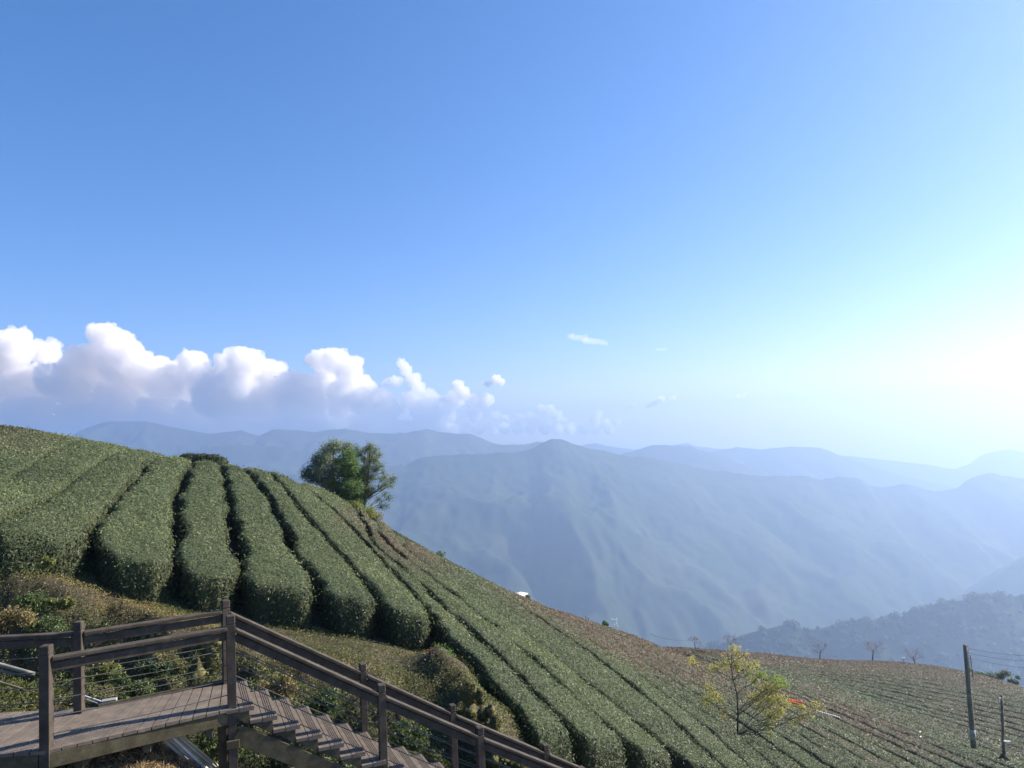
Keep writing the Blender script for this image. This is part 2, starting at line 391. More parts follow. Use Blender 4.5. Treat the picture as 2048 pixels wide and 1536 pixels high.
def tea_row(Lb, Rb, label, gap=.3, H=HH, endtaper=(.8, .8), group='tea rows on the hillside', seed=0, cut=None):
    """hedge between two plan boundaries, ordered top end to bottom end"""
    ll = resample(Lb, 2)[1]; lr = resample(Rb, 2)[1]; L = (ll+lr)/2
    mid = (Lb.mean(0)+Rb.mean(0))/2; D = np.hypot(*mid)
    step = max(.22, .008*D); ns = int(max(8, min(160, L/step)))
    s = np.linspace(0, L, ns)
    if D < 45: s = np.unique(np.concatenate([s, [.02, .05, .1, .18, .3], L-np.array([.02, .05, .1, .18, .3])])); ns = len(s)
    A0, _ = resample(Lb, 400); B0, _ = resample(Rb, 400); q_ = s/L*399; i_ = np.clip(q_.astype(int), 0, 398); f_ = (q_-i_)[:, None]
    A = A0[i_]*(1-f_)+A0[i_+1]*f_; B = B0[i_]*(1-f_)+B0[i_+1]*f_
    W = np.linalg.norm(B-A, axis=1)
    g = gap*np.clip(1.0+1.3*fbm(s*.7, s*0+seed*3.1, seed=seed)+.8*fbm(s*2.6, s*0+seed*1.1, seed=seed+2), .3, 1.9)/W
    e0 = np.clip(s/endtaper[0], 0, 1); e1 = np.clip((L-s)/endtaper[1], 0, 1)
    ew = np.sqrt(1-(1-e0)**2*.8)*np.sqrt(np.clip(1-(1-e1)**2*.75, 0, 1))
    wl_ = .5*(1-g)*ew
    wob = .10*fbm(s*.8, s*0+7.7*seed, seed=seed+50)/W
    tt = np.array([-.97, -1.0, -.995, -.97, -.92, -.82, -.6, -.3, 0, .3, .6, .82, .92, .97, .995, 1.0, .97])
    hf = np.array([-.2, .25, .55, .80, .92, .975, .995, 1, 1, 1, .995, .975, .92, .80, .55, .25, -.2])
    nt_ = len(tt)
    ce = .5+wob[:, None]; u = ce+tt[None, :]*wl_[:, None]
    X = A[:, None, 0]*(1-u)+B[:, None, 0]*u; Y = A[:, None, 1]*(1-u)+B[:, None, 1]*u
    eh = np.minimum(np.clip(s/.35, 0, 1), np.clip((L-s)/.22, 0, 1)); eh = (1-(1-eh)**2)**.5
    h = hf[None, :]*np.where(hf[None, :] > 0, eh[:, None], 1)
    Gz = T(X, Y)-H*1.0
    Z = Gz+H*h
    n3 = .085*fbm(X*2.2, Y*2.2, Z*2.2, oct=3, seed=seed+9)+.05*fbm(X*.6, Y*.6, oct=2, seed=seed+19)
    if D < 45:
        gr_ = ground(X, Y)-.12; lowm = np.clip(1-h/.5, 0, 1); Z = np.where(h < .5, Z*(1-lowm)+np.minimum(gr_, Z)*lowm, Z)
    Z = Z+n3*(h > .3); X = X+.05*fbm(X*2.5+9, Y*2.5, Z*2.5, oct=2, seed=seed+3); Y = Y+.05*fbm(X*2.5, Y*2.5+9, Z*2.5, oct=2, seed=seed+4)
    V = np.stack([X, Y, Z], -1).reshape(-1, 3); Fq = grid_faces(ns, nt_)
    base = Vector((float(mid[0]), float(mid[1]), float(T(mid[0], mid[1])-H)))
    o = mesh_np('tea_hedge', V-np.array(base), Fq[:, ::-1], M['hedge'], None, True); o.location = base
    tag(o, label, 'tea hedge', group)
    # leaf layer
    cen = V[Fq].mean(1); d = np.linalg.norm(cen, axis=1)
    A_, B_, C_, D_ = V[Fq[:, 0]], V[Fq[:, 1]], V[Fq[:, 2]], V[Fq[:, 3]]
    nr = np.cross(C_-A_, D_-B_); nr /= np.linalg.norm(nr, axis=1, keepdims=True)+1e-9
    sgn = 1.0 if nr[:, 2].mean() > 0 else -1.0; nr *= sgn
    facing = -(nr*cen).sum(1)/d
    px, py = proj(cen); inview = (px > -150) & (px < 2200) & (py < 1700) & (py > 700)
    size = np.clip(.0027*d, .042, .20)
    dens = 2.1/size**2*np.where(inview, 1, .08)*np.where(facing > -.12, 1, .12)
    P, Nn, idx = tri_sample(V, Fq, dens); Nn = Nn*sgn
    if len(P):
        dd = np.linalg.norm(P, axis=1); sz = np.clip(.0027*dd, .042, .20)
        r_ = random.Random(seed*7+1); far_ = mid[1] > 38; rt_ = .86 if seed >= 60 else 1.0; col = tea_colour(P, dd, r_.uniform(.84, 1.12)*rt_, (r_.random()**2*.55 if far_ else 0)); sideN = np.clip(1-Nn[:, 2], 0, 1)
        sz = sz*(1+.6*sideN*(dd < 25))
        col = col*(1-.45*np.clip(sideN*1.6-.25, 0, 1)*(dd < 40))[:, None]  # near side leaves darkened: older foliage, plus shade of the hedge fronts put into colour
        sh_ = (rng.random(len(P)) < .05) & (dd < 40); P = P+Nn*(sh_*rng.uniform(.04, .13, len(P)))[:, None]; col = np.where(sh_[:, None], col*1.15+np.array([.012, .02, .0]), col)
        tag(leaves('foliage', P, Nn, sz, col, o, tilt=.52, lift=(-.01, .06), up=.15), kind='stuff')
    ROWL.append(o); return o

G0 = [(240,900),(210,912),(167,938),(133,965),(70,1000),(10,1030),(-60,1065)]
G1 = [(330,906),(300,914),(284,936),(258,957),(234,988),(222,1010),(200,1035),(186,1062),(188,1082),(195,1100)]
G2 = [(385,922),(374,935),(362,970),(350,992),(347,1022),(349,1060),(344,1100),(347,1138)]
G3 = [(440,930),(448,942),(451,965),(460,990),(460,1040),(471,1070),(485,1110),(480,1162)]
G4 = [(490,938),(508,957),(534,988),(548,1023),(568,1053),(580,1088),(603,1118),(630,1147),(641,1188)]
G5 = [(545,948),(569,972),(593,1000),(613,1029),(655,1073),(673,1097),(692,1115),(720,1146),(749,1180),(765,1210)]
G5b = [(620,985),(668,1020),(715,1065),(765,1120),(815,1170),(860,1225),(880,1246)]
G6 = [(722,1035),(735,1060),(749,1094),(781,1115),(812,1137),(834,1161),(859,1180),(893,1217),(937,1253),(968,1283),(995,1317),(1020,1336),(1044,1356),(1069,1380),(1093,1402),(1117,1427),(1142,1449),(1158,1466),(1168,1480)]
G7 = [(752,1050),(765,1068),(779,1092),(815,1118),(846,1137),(866,1154),(890,1176),(954,1217),(971,1234),(1007,1265),(1034,1290),(1068,1317),(1093,1339),(1117,1363),(1142,1387),(1166,1407),(1190,1424),(1215,1444),(1240,1461),(1254,1475),(1264,1490)]
G8 = [(790,1068),(803,1090),(850,1124),(920,1170),(998,1221),(1027,1246),(1044,1260),(1103,1302),(1122,1322),(1154,1346),(1181,1368),(1203,1387),(1239,1409),(1264,1434),(1288,1453),(1310,1472),(1365,1515)]
G6L = [(884,1262),(905,1283),(927,1300),(942,1320),(955,1338),(968,1353),(986,1372),(1003,1394),(1022,1416),(1038,1444),(1044,1462)]
b0 = boundary(G0, 7); b1 = boundary(G1, 7); b1s = boundary(G1[:-2]+[(170,1086)], 7)
names = []
left = [b0+np.array([-1.75*k, -.35*k]) for k in (4, 3, 2, 1)]+[b0]
lab = ['leafy tea mass running off the left edge below the skyline', 'wide pale tea row at the far left edge of the hill',
       'tea row just inside the left edge of the photo, merging with its neighbours', 'tea row left of the short dark slit near the hilltop']
for k in range(4): tea_row(left[k], left[k+1], lab[k], gap=.04, seed=k, endtaper=(.8, .7))
row_defs = [
 (b0, b1s, 'broad tea row ending in big yellow-green leaves, leftmost rounded end', .26),
 (b1, boundary(G2, 7), 'second rounded tea row from the left, between two wide dark gaps', .36),
 (boundary(G2, 7), boundary(G3, 7), 'straight upright tea row ending just behind the two corner posts', .36),
 (boundary(G3, 7), boundary(G4, 7), 'tea row whose blunt dark end hangs just right of the corner posts', .38),
 (boundary(G4, 7), boundary(G5, 7), 'tea row with a notch in its left side, ending above the stair rail', .34),
 (boundary(G5, 7), boundary(G5b, 4), 'tea row ending beside the bright green grass, leading up to the trees', .22)]
for i, (a, b, l, g) in enumerate(row_defs): tea_row(a, b, l, gap=g, seed=10+i, endtaper=(.8, .75))
g6 = boundary(G6, 3); g7 = boundary(G7, 3); g8 = boundary(G8, 3)
g6l = np.vstack([boundary(G5b, 2)[:-4], boundary(G6L)])
tea_row(g6l, g6, 'long tea row passing the bright green grass and the mossy rocks', gap=.34, seed=30, endtaper=(.8, .9))
tea_row(g6, g7, 'second long tea row right of the mossy rocks, rounded lower end in view', gap=.38, seed=31, endtaper=(.8, .9))
tea_row(g7, g8, 'third long tea row right of the mossy rocks, its end cut by the lower frame', gap=.36, seed=32, endtaper=(.8, .9))
# rows from there to the ridge line, traced start (on the skyline) to end (frame edge)
KEY = [(0,(790,1068),(1420,1560),.045),(1,(825,1090),(1480,1565),.045),(2,(870,1112),(1535,1565),.045),(3,(915,1140),(1590,1565),.04),(4,(960,1165),(1650,1565),.035),(5,(1000,1183),(1715,1570),.03),
       (13,(1300,1283),(2075,1556),.01),(23,(1392,1300),(2075,1432),.0),(27,(1425,1303),(2075,1388),.0)]
def keyrow(k):
    ks = [q[0] for q in KEY]; f = lambda g: float(np.interp(k, ks, [g(q) for q in KEY]))
    sx, sy, ex_, ey, bo = f(lambda q: q[1][0]), f(lambda q: q[1][1]), f(lambda q: q[2][0]), f(lambda q: q[2][1]), f(lambda q: q[3])
    t = np.linspace(0, 1, 26); dx, dy = ex_-sx, ey-sy
    px = sx+dx*t+dy*bo*4*t*(1-t); py = sy+dy*t-dx*bo*4*t*(1-t)*1.0
    return [(a, b) for a, b in zip(px, py)]
prev = g8
ordn = ['first', 'second', 'third', 'fourth', 'fifth', 'sixth', 'seventh', 'eighth', 'ninth', 'tenth', 'eleventh', 'twelfth', 'thirteenth', 'fourteenth', 'fifteenth',
        'sixteenth', 'seventeenth', 'eighteenth', 'nineteenth', 'twentieth', 'twenty-first', 'twenty-second', 'twenty-third', 'twenty-fourth', 'twenty-fifth', 'twenty-sixth', 'twenty-seventh']
for k in range(1, 28):
    cur = boundary(keyrow(k), 3 if k < 9 else 16)
    if k <= 4: l = 'green tea row sloping past the yellow tree, %s beyond the long rows' % ordn[k-1]
    elif k <= 13: l = 'grey-green tea row of the right slope, %s beyond the long rows' % ordn[k-1]
    else: l = 'distant brownish tea row near the ridge, %s beyond the long rows' % ordn[k-1]
    tea_row(prev, cur, l, gap=.38 if k < 9 else .55, H=HH if k < 10 else .8, seed=60+k, endtaper=(1, 1), group='tea rows of the right-hand slope')
    prev = cur
# last strip up to the ridge and a little beyond it
d = prev-keyrow and None if False else None
top_b = prev+np.array([3.0, 9.0]); tea_row(prev, top_b, 'reddish brown tea row lying along the very top of the far ridge', gap=.3, H=.6, seed=99, group='tea rows of the right-hand slope')
tea_row(top_b, top_b+np.array([2.0, 9.0]), 'last tea row behind the ridge top, only its crest showing', gap=.3, H=.6, seed=98, group='tea rows of the right-hand slope')
# low dark hedge across the hill crest, small round tea bush beside the rocks
def short_hedge(a, b, w, h, label, name='clipped_hedge', cat='hedge', dark=.75, sink=.2):
    a = np.array(a); b = np.array(b); L = np.linalg.norm((b-a)[:2]); ns = max(6, int(L/.25)); th = np.linspace(0, PI, 9)
    dr = (b-a)/np.linalg.norm(b-a); sd = np.array([-dr[1], dr[0], 0]); sd /= np.linalg.norm(sd); V = []
    for i in range(ns):
        t = i/(ns-1); e = (1-(2*abs(t-.5))**6)**.5*.9+.1; c = a+(b-a)*t
        for q in th:
            V.append(c-sd*math.cos(q)*w/2*(.5+.5*e)+np.array([0, 0, (math.sin(q)**.6)*h*e-sink*(math.sin(q) < .01)]))
    V = np.array(V); V += .07*np.stack([fbm(V[:, 0]*2, V[:, 1]*2, V[:, 2]*2, seed=k+5) for k in range(3)], -1)
    Fq = grid_faces(ns, 9); o = mesh_np(name, V-a, Fq, M['hedge'], None, True); o.location = a; bm_fix(o.data); tag(o, label, cat)
    D = np.linalg.norm(a); sz = max(.05, .0031*D); P, Nn, _ = tri_sample(V, Fq, 2.6/sz**2)
    cen = (a+b)/2+np.array([0, 0, h/3]); Nn = np.where(((P-cen)*Nn).sum(1)[:, None] < 0, -Nn, Nn)
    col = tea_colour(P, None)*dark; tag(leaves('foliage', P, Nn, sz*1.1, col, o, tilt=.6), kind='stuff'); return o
a = at(352, 936, 36.5); b = at(462, 945, 36.5)
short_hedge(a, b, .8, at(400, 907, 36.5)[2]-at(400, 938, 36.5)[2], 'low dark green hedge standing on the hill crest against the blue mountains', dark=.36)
a = at(950, 1400, 15.2); b = at(978, 1404, 15.2)
short_hedge(a, b, .5, .5, 'small round tea bush beside the mossy rocks, left of the long row', 'tea_bush', 'bush', .9)

# ------------------------------------------------------------------ ground of the hillside
def ground_obj():
    xs = np.unique(np.concatenate([np.linspace(-160, -16, 40), np.arange(-16, 4, .125), np.arange(4, 60, .8), np.linspace(60, 260, 50)]))
    ys = np.unique(np.concatenate([np.linspace(-60, 5, 20), np.arange(5, 17, .125), np.arange(17, 130, .8), np.linspace(130, 420, 50)]))
    Xg, Yg = np.meshgrid(xs, ys, indexing='ij')
    Xc = np.clip(Xg, -58, 128); Yc = np.clip(Yg, 5, 195)
    Z = ground(Xc, Yc) - .42*np.maximum(0, Yg-195) - .35*np.maximum(0, Xg-128) - .15*np.maximum(0, -58-Xg)*0
    # behind and beneath the viewpoint the hill goes on
    Z = np.where(Yg < 5, Z-.0*(5-Yg), Z)
    near = sstep(6.5, 1.5, Yg) if False else 0
    V = np.stack([Xg, Yg, Z], -1).reshape(-1, 3)
    o = mesh_np('hillside_ground', V, grid_faces(len(xs), len(ys)), M['hill_soil'], None, True); bm_fix(o.data)
    tag(o, 'soil and grassy earth of the tea hill under the rows and the boardwalk', None, None, 'structure')
ground_obj()
# ground cover on the bank and terrace
def bank_cover():
    n = 680000
    x = rng.uniform(-14, 5, n); y = rng.uniform(6.5, 17.2, n)
    s, _ = poly_dist(x, y, BANK); z = ground(x, y); P = np.stack([x, y, z], -1); px, py = proj(P)
    e = .03; nx = -(ground(x+e, y)-z)/e; ny = -(ground(x, y+e)-z)/e; Nn = np.stack([nx, ny, np.ones(n)], -1); Nn /= np.linalg.norm(Nn, axis=1, keepdims=True)
    sd, _ = poly_dist(x, y, SPUR); mound = np.hypot((x+4.9)/1.35, (y-8.75)/1.4)
    keep = (px > -120) & (px < 1500) & (py > 1080) & (py < 1660) & (s > -2.2)
    keep &= ~((s < -1.0) & (rng.random(n) < .55))
    thin = fbm(x*1.3, y*1.3, seed=77); keep &= rng.random(n) < np.clip(1.0+.9*thin, .35, 1)
    P, Nn, s, mound, sd = P[keep], Nn[keep], s[keep], mound[keep], sd[keep]; n = len(P); x, y, z = P.T
    f1 = fbm(x*.9, y*.9, z*.9, seed=61); f2 = fbm(x*2.2, y*2.2, z*2.2, seed=67); k = rng.random((n, 1))
    green = np.array([.058,.078,.022])*(1-k)+np.array([.17,.185,.055])*k
    ochre = np.array([.17,.13,.045])*(1-k)+np.array([.36,.28,.10])*k
    brown = np.array([.12,.075,.04])*(1-k)+np.array([.26,.17,.09])*k
    edge = np.exp(-((s+.15)/.42)**2)
    wo_ = np.clip(-.2+1.1*f1+.75*edge+.35*rng.normal(0, .5, n), 0, 1)[:, None]; wb = np.clip(-.4+1.5*f2+.35*edge, 0, 1)[:, None]*(rng.random((n, 1)) < .7)
    wo_ = (wo_ > rng.random((n, 1)))*1.0
    col = green*(1-wo_)+ochre*wo_; col = col*(1-wb*.6)+brown*wb*.6
    sp_ = (np.abs(sd) < 1.8)[:, None] & (rng.random((n, 1)) < .6); col = np.where(sp_, np.array([.15,.165,.045])*(.5+.9*k), col)
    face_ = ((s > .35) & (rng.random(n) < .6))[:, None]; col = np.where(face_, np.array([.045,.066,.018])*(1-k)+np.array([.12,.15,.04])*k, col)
    # straw on the mound under the deck; bright grass at the spur top
    mk = (mound < 1.25)[:, None]; straw = np.array([.30,.20,.09])*(.5+.9*k); col = np.where(mk, straw, col)
    px, py = proj(P); gr = (np.hypot((px-895)/26, (py-1282)/34) < 1)[:, None]; col = np.where(gr, np.array([.13,.24,.035])*(.7+.7*k), col)
    rd = (np.hypot((px-866)/24, (py-1300)/15) < 1)[:, None] & ~gr & (rng.random((n, 1)) < .6); col = np.where(rd, np.array([.30,.16,.09])*(.6+.7*k), col)
    sz = np.where(mound < 1.25, .045, np.where(s > .4, .042, .031))*rng.uniform(.6, 1.5, n)
    st_ = mound < 1.25
    ms = rng.integers(0, max(1, st_.sum()), 26000); Ps_ = P[st_][ms]+rng.normal(0, .03, (26000, 3))*np.array([1, 1, .2])
    tag(leaves('dry_grass', Ps_, Nn[st_][ms], .075, np.array([.34,.24,.12])*rng.uniform(.45, 1.25, (26000, 1)), None, tilt=.45, lift=(0, .05), aspect=.09), 'pale straw lying on the mound under the deck', None, None, 'stuff')
    P, Nn, sz, col = P[~st_], Nn[~st_], sz[~st_], col[~st_]
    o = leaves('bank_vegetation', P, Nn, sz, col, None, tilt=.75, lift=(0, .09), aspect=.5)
    tag(o, 'creeping green and ochre leaves covering the bank behind the boardwalk', None, None, 'stuff')
bank_cover()
# ------------------------------------------------------------------ bushes on the bank (rounded leafy clumps)
def leaf_ball_points(c, r, dens_n, squash=1.0, shell=.55):
    v = rng.normal(0, 1, (dens_n, 3)); v /= np.linalg.norm(v, axis=1, keepdims=True)
    rr = r*(shell+(1-shell)*rng.random((dens_n, 1))**.7)
    p = c+v*rr*np.array([1, 1, squash]); return p, v
def bush(px, py, Y, rpx, label, col, name='leafy_bush', cat='bush', leaf=.06, n=260, squash=.8, grass=False, parts=9):
    c0 = at(px, py, Y); r = rpx/F*Y; e = empty(name, c0-np.array([0, 0, r*squash]), label, cat)
    sm = MB()
    Ps, Ns = [], []
    for i in range(parts):
        c = c0+rng.normal(0, .55*r, 3)*np.array([1.2, .8, .5])*(0 if i == 0 else 1); rr = r*rng.uniform(.3, .7)
        p, v = leaf_ball_points(c, rr, int(n*.7), squash, .15); p = p+rng.normal(0, r*.10, p.shape); Ps.append(p); Ns.append(v)
        b0_ = c0-np.array([0, 0, r*squash*1.2]); sm.tube([b0_, (b0_+c)/2+rng.normal(0, .08*r, 3), c], [r*.05, r*.04, r*.015], 5)
    P = np.concatenate(Ps); Nn = np.concatenate(Ns); k = rng.random((len(P), 1))
    c1, c2 = np.array(col[0]), np.array(col[1])
    sm.build('stem', M['bark'], e)
    tag(leaves('foliage', P, Nn, leaf, c1*(1-k)+c2*k, e, tilt=.8, lift=(0, .02), aspect=.2 if grass else .5), kind='stuff'); return e
GRN = ((.04,.065,.018), (.13,.17,.05)); YG = ((.10,.12,.03), (.26,.27,.07)); OCH = ((.13,.10,.04), (.30,.24,.09)); DG = ((.025,.045,.018), (.07,.10,.035))
for px, py, Y, r, l, c in [
    (55,1205,13.6,34,'green broad-leaved bush on the bank near the left edge',GRN),
    (95,1255,13.0,30,'green bush behind the left far post, lower on the bank',GRN),
    (15,1240,13.0,34,'ochre and green shrub cut by the left edge of the photo',OCH),
    (130,1205,13.8,14,'yellowish bush at the brow of the bank left of the railing',YG),
    (90,1126,14.8,13,'big-leaved yellow-green plant at the foot of the leftmost tea row',YG),
    (205,1345,12.2,26,'yellow-green vine clump right of the left far post',YG),
    (270,1375,11.9,26,'green vine clump above the deck edge, right of the yellow-green one',GRN),
    (300,1335,12.6,20,'dark vine clump in the middle of the deck railing bay',DG),
    (640,1400,12.8,30,'green weed clump under the stair rail, near its middle',GRN),
    (560,1380,13.0,28,'ochre weed clump behind the stair cables',OCH),
    (820,1470,12.4,30,'green weed clump beside the lower stairs',GRN),
    (385,1505,10.2,40,'dark leafy shrub under the deck beside the support post',GRN),
    (560,1520,10.9,44,'dark shrub below the stair stringer',DG),
    (700,1545,11.2,36,'shrub partly lit below the lower stairs',GRN)]:
    bush(px, py, Y, r, l, c, leaf=.05, n=420)
# ------------------------------------------------------------------ rocks
import itertools
def rock(px, py, Y, rpx, label, sx=1.0, sz=1.0, seed=0, grp='mossy boulders of the bank'):
    bm = bmesh.new(); bmesh.ops.create_icosphere(bm, subdivisions=3, radius=1.0)
    V = np.array([v.co[:] for v in bm.verts]); r = rpx/F*Y
    q = np.stack([fbm(V[:, 0]*1.1+seed*5, V[:, 1]*1.1, V[:, 2]*1.1, seed=seed+k, oct=3) for k in range(3)], -1)
    V2 = V*(1+.55*q[:, :1])+.42*q; hx = np.sin(seed*7.1+.9+np.arange(5)[:, None]*np.array([2.1, 3.7, 5.3])); hx /= np.linalg.norm(hx, axis=1, keepdims=True)
    for h_ in hx:
        dd_ = V2 @ h_; V2 = V2-np.maximum(0, dd_-.62)[:, None]*h_*.85
    V2 = V2*1.12+.05*np.stack([fbm(V[:, 0]*5+seed, V[:, 1]*5, V[:, 2]*5, seed=k, oct=2) for k in range(3)], -1); V2 = V2*np.array([sx, .9, sz])*r
    for v, c in zip(bm.verts, V2): v.co = c
    me = bpy.data.meshes.new('rock'); bm.to_mesh(me); bm.free(); me.materials.append(M['rock'])
    for p in me.polygons: p.use_smooth = True
    o = bpy.data.objects.new('rock', me); C.objects.link(o); o.location = at(px, py, Y)+np.array([0, .1, -.12*r]); tag(o, label, 'rock', grp)
    n_ = int(5200*r*r/.03)+150; ii = rng.integers(0, len(V2), n_); Pm_ = V2[ii]+rng.normal(0, .07*r, (n_, 3)); Nm = V2[ii]/(np.linalg.norm(V2[ii], axis=1, keepdims=True)+1e-6)
    kk = rng.random((n_, 1)); keep = (vnoise(Pm_[:, 0]*7+seed, Pm_[:, 1]*7, Pm_[:, 2]*7, seed=5) > -.25); Pm_, Nm, kk = Pm_[keep], Nm[keep], kk[keep]
    mc = np.array([.07,.085,.022])*(1-kk)+np.array([.24,.21,.07])*kk
    mo = leaves('moss', Pm_, Nm, .032, mc, None, tilt=.6, lift=(0, .012)); mo.parent = o; tag(mo, kind='stuff')
RK = [(938,1392,14.0,17,'tall mossy rock at the top of the corner pile',.9,1.5),(962,1398,13.7,12,'rounded rock right of the tall one, under the dry tuft',.8,1.2),(921,1420,13.6,11,'small dark rock left in the corner pile',1,.9),
      (944,1428,13.4,13,'grey-brown rock at the middle of the corner pile',.9,1),(966,1430,13.2,14,'yellow mossy rock in the middle of the corner pile',.8,1.4),(984,1424,13.1,12,'yellow rock on the right edge of the corner pile',.9,1.1),
      (990,1450,12.9,13,'dark split rock lowest on the right edge of the corner pile',.8,1.2),(970,1462,12.9,13,'flat mossy rock just above the handrail',1.4,.8),(950,1450,13.0,10,'small pinkish rock between the mossy ones',.9,.9),
      (985,1520,12.4,17,'bright yellow mossy boulder seen under the handrail',1.1,1.1),(1014,1522,12.4,13,'grey brown boulder right of the bright yellow one',1.1,.9),(1045,1536,12.3,15,'low mossy boulder at the lower frame edge',1.3,.7),
      (345,1328,13.0,12,'yellow lit boulder in the vines behind the deck railing',1.1,1),(388,1352,12.9,20,'tall pointed mossy boulder by the corner post',.8,1.5),(415,1292,13.7,20,'brown boulder high on the bank by the corner post',1.2,1),
      (420,1325,13.3,16,'ochre boulder beneath the high brown one',.8,1.4),(300,1318,13.2,18,'wide mossy boulder in the centre of the railing bay',1.3,1),(325,1300,13.5,15,'shaded boulder above the yellow lit one',1,1)]
for i, (px, py, Y, r, l, sx, sz) in enumerate(RK): rock(px, py, Y-(.45 if i < 9 else 0), r, l, sx, sz, i)

# ------------------------------------------------------------------ boardwalk
def v3(*a): return np.array(a, float)
ZT = -2.05; PH = 1.08; ZD = ZT-PH                     # post top, deck level
P0 = v3(-3.52, 9.15, ZT); PM = v3(-5.10, 8.12, ZT); Q0 = v3(-3.93, 10.05, ZT); QM = v3(-5.37, 9.18, ZT)
UD = (P0-PM); LD = np.linalg.norm(UD); UD /= LD
deck = empty('boardwalk', (PM[0], PM[1], ZD), 'raised grey plank boardwalk with brown posts, handrails and steel cables', 'boardwalk')
SD = v3(.911, .412, 0); SW = v3(-.412, .911, 0); WID = 1.05
def z3(p, z): return v3(p[0], p[1], z)
def post(p, u, parent, zb, h=.048):
    w = v3(-u[1], u[0], 0); up = v3(0, 0, 1)
    m = MB(); zt = p[2]-.11
    m.box(z3(p, (zt+zb)/2), u*h, w*h, up*(zt-zb)/2, .004); o = m.build('post', M['rail'], parent)
    c = MB(); c.box(z3(p, p[2]-.052), u*(h+.001), w*(h+.001), up*.052, .01); c.build('post_cap', M['rail'], o)
    b = MB(); b.box(z3(p, p[2]-.107), u*(h-.006), w*(h-.006), up*.0035); b.build('cap_joint', M['cable'], o)
    return o
def beam(name, a, b, hw, hh, mat, parent, bev=.004):
    a, b = np.asarray(a, float), np.asarray(b, float); d = b-a; L = np.linalg.norm(d); u = d/L; side = np.cross(u, v3(0, 0, 1)); side /= np.linalg.norm(side); up = np.cross(side, u)
    m = MB(); m.box((a+b)/2, u*L/2, side*hw, up*hh, bev); return m.build(name, mat, parent)
def railing(a, b, parent, cables=5, drop=.15, inset=.050, slope=True):
    """handrail cap, board under it and cables between two post tops a and b"""
    a, b = np.asarray(a, float), np.asarray(b, float); h = b-a; h[2] = 0; h /= np.linalg.norm(h)
    k = (b[2]-a[2])/np.linalg.norm((b-a)[:2]); a2 = a+h*inset+v3(0, 0, k*inset); b2 = b-h*inset-v3(0, 0, k*inset)
    o = lambda z: v3(0, 0, -z)
    beam('handrail', a2+o(drop), b2+o(drop), .055, .022, M['rail'], parent, .008)
    beam('rail_board', a2+o(drop+.09), b2+o(drop+.09), .022, .045, M['rail'], parent)
    for i in range(cables):
        z = drop+.26+i*.175
        sag = .004*(i+1)
        m = MB(); m.tube([a2+o(z), (a2+b2)/2+o(z+sag), b2+o(z)], .006, 5); m.build('cable', M['cable'], parent)
# deck posts
gz = lambda p: float(ground(p[0], p[1]))-.3
dirx = v3(.995, .1, 0)
post(PM, dirx, deck, gz(PM), .052); post(QM, dirx, deck, gz(QM)-.2); post(Q0, UD, deck, gz(Q0)-.2)
PL = v3(-9.2, 7.8, ZT); QL = v3(-9.2, 9.05, ZT); post(QL, dirx, deck, gz(QL)-.2)
railing(PM, P0, deck); railing(QM, Q0, deck); railing(QL, QM, deck)
# planks: fan from the left leg into the right leg
npk = 13
nearA, nearB = z3(PM, 0)+v3(.02, -.055, 0), z3(P0, 0)+v3(.02, -.055, 0)
farA, farB = z3(QM, 0)+v3(.05, .1, 0)+UD*.12, z3(Q0, 0)+v3(.04, .08, 0)
def plank(n0, n1, f0, f1, parent, zt=ZD, th=.035, g=.006, mat='plank', name='deck_plank'):
    u0 = (n1-n0); u0 /= np.linalg.norm(u0); u1 = (f1-f0); u1 /= np.linalg.norm(u1)
    pts = [n0+u0*g, n1-u0*g, f1-u1*g, f0+u1*g]; V = [z3(p, zt-th) for p in pts]+[z3(p, zt) for p in pts]
    m = MB(); m.add(V, [(0,1,2,3),(4,5,6,7),(0,1,5,4),(1,2,6,5),(2,3,7,6),(3,0,4,7)]); return m.build(name, M[mat], parent)
for i in range(npk):
    t0, t1 = i/npk, (i+1)/npk; w = lambda t: t
    plank(nearA+(nearB-nearA)*t0, nearA+(nearB-nearA)*t1, farA+(farB-farA)*t0, farA+(farB-farA)*t1, deck, ZD+random.uniform(-.002, .002))
nearL, farL = v3(-9.2, 7.7, 0), v3(-9.2, 9.15, 0)
for i in range(26):
    t0, t1 = i/26, (i+1)/26; sk = .32
    n0 = nearA+(nearL-nearA)*t0; n1 = nearA+(nearL-nearA)*t1; f0 = farA+(farL-farA)*t0; f1 = farA+(farL-farA)*t1
    plank(n1, n0, f1, f0, deck, ZD+random.uniform(-.002, .002))
# corner landing between the two legs
up = v3(0, 0, 1)
beam('edge_beam', z3(nearA, ZD-.115)+v3(-.0, .03, 0), z3(nearB, ZD-.115)+v3(-.05, .03, 0), .03, .075, M['edge'], deck)
beam('edge_beam', z3(nearL, ZD-.115)+v3(0, .03, 0), z3(nearA, ZD-.115)+v3(-.08, .03, 0), .03, .075, M['edge'], deck)
beam('edge_beam', z3(farA, ZD-.115)+v3(0, -.05, 0), z3(farB, ZD-.115)+v3(-.05, -.05, 0), .03, .075, M['edge'], deck)
beam('edge_beam', z3(farL, ZD-.115)+v3(0, -.05, 0), z3(farA, ZD-.115)+v3(-.08, -.05, 0), .03, .075, M['edge'], deck)
for t in (.15, .5, .85):
    a_ = nearA+(nearB-nearA)*t; b_ = farA+(farB-farA)*t; beam('joist', z3(a_, ZD-.24)+UD*0+v3(0, .05, 0), z3(b_, ZD-.24), .04, .045, M['edge'], deck)
beam('curb_strip', z3(farA, ZD+.02)+v3(.0, -.03, 0), z3(farB, ZD+.02)+v3(-.05, -.03, 0), .02, .018, M['edge'], deck)
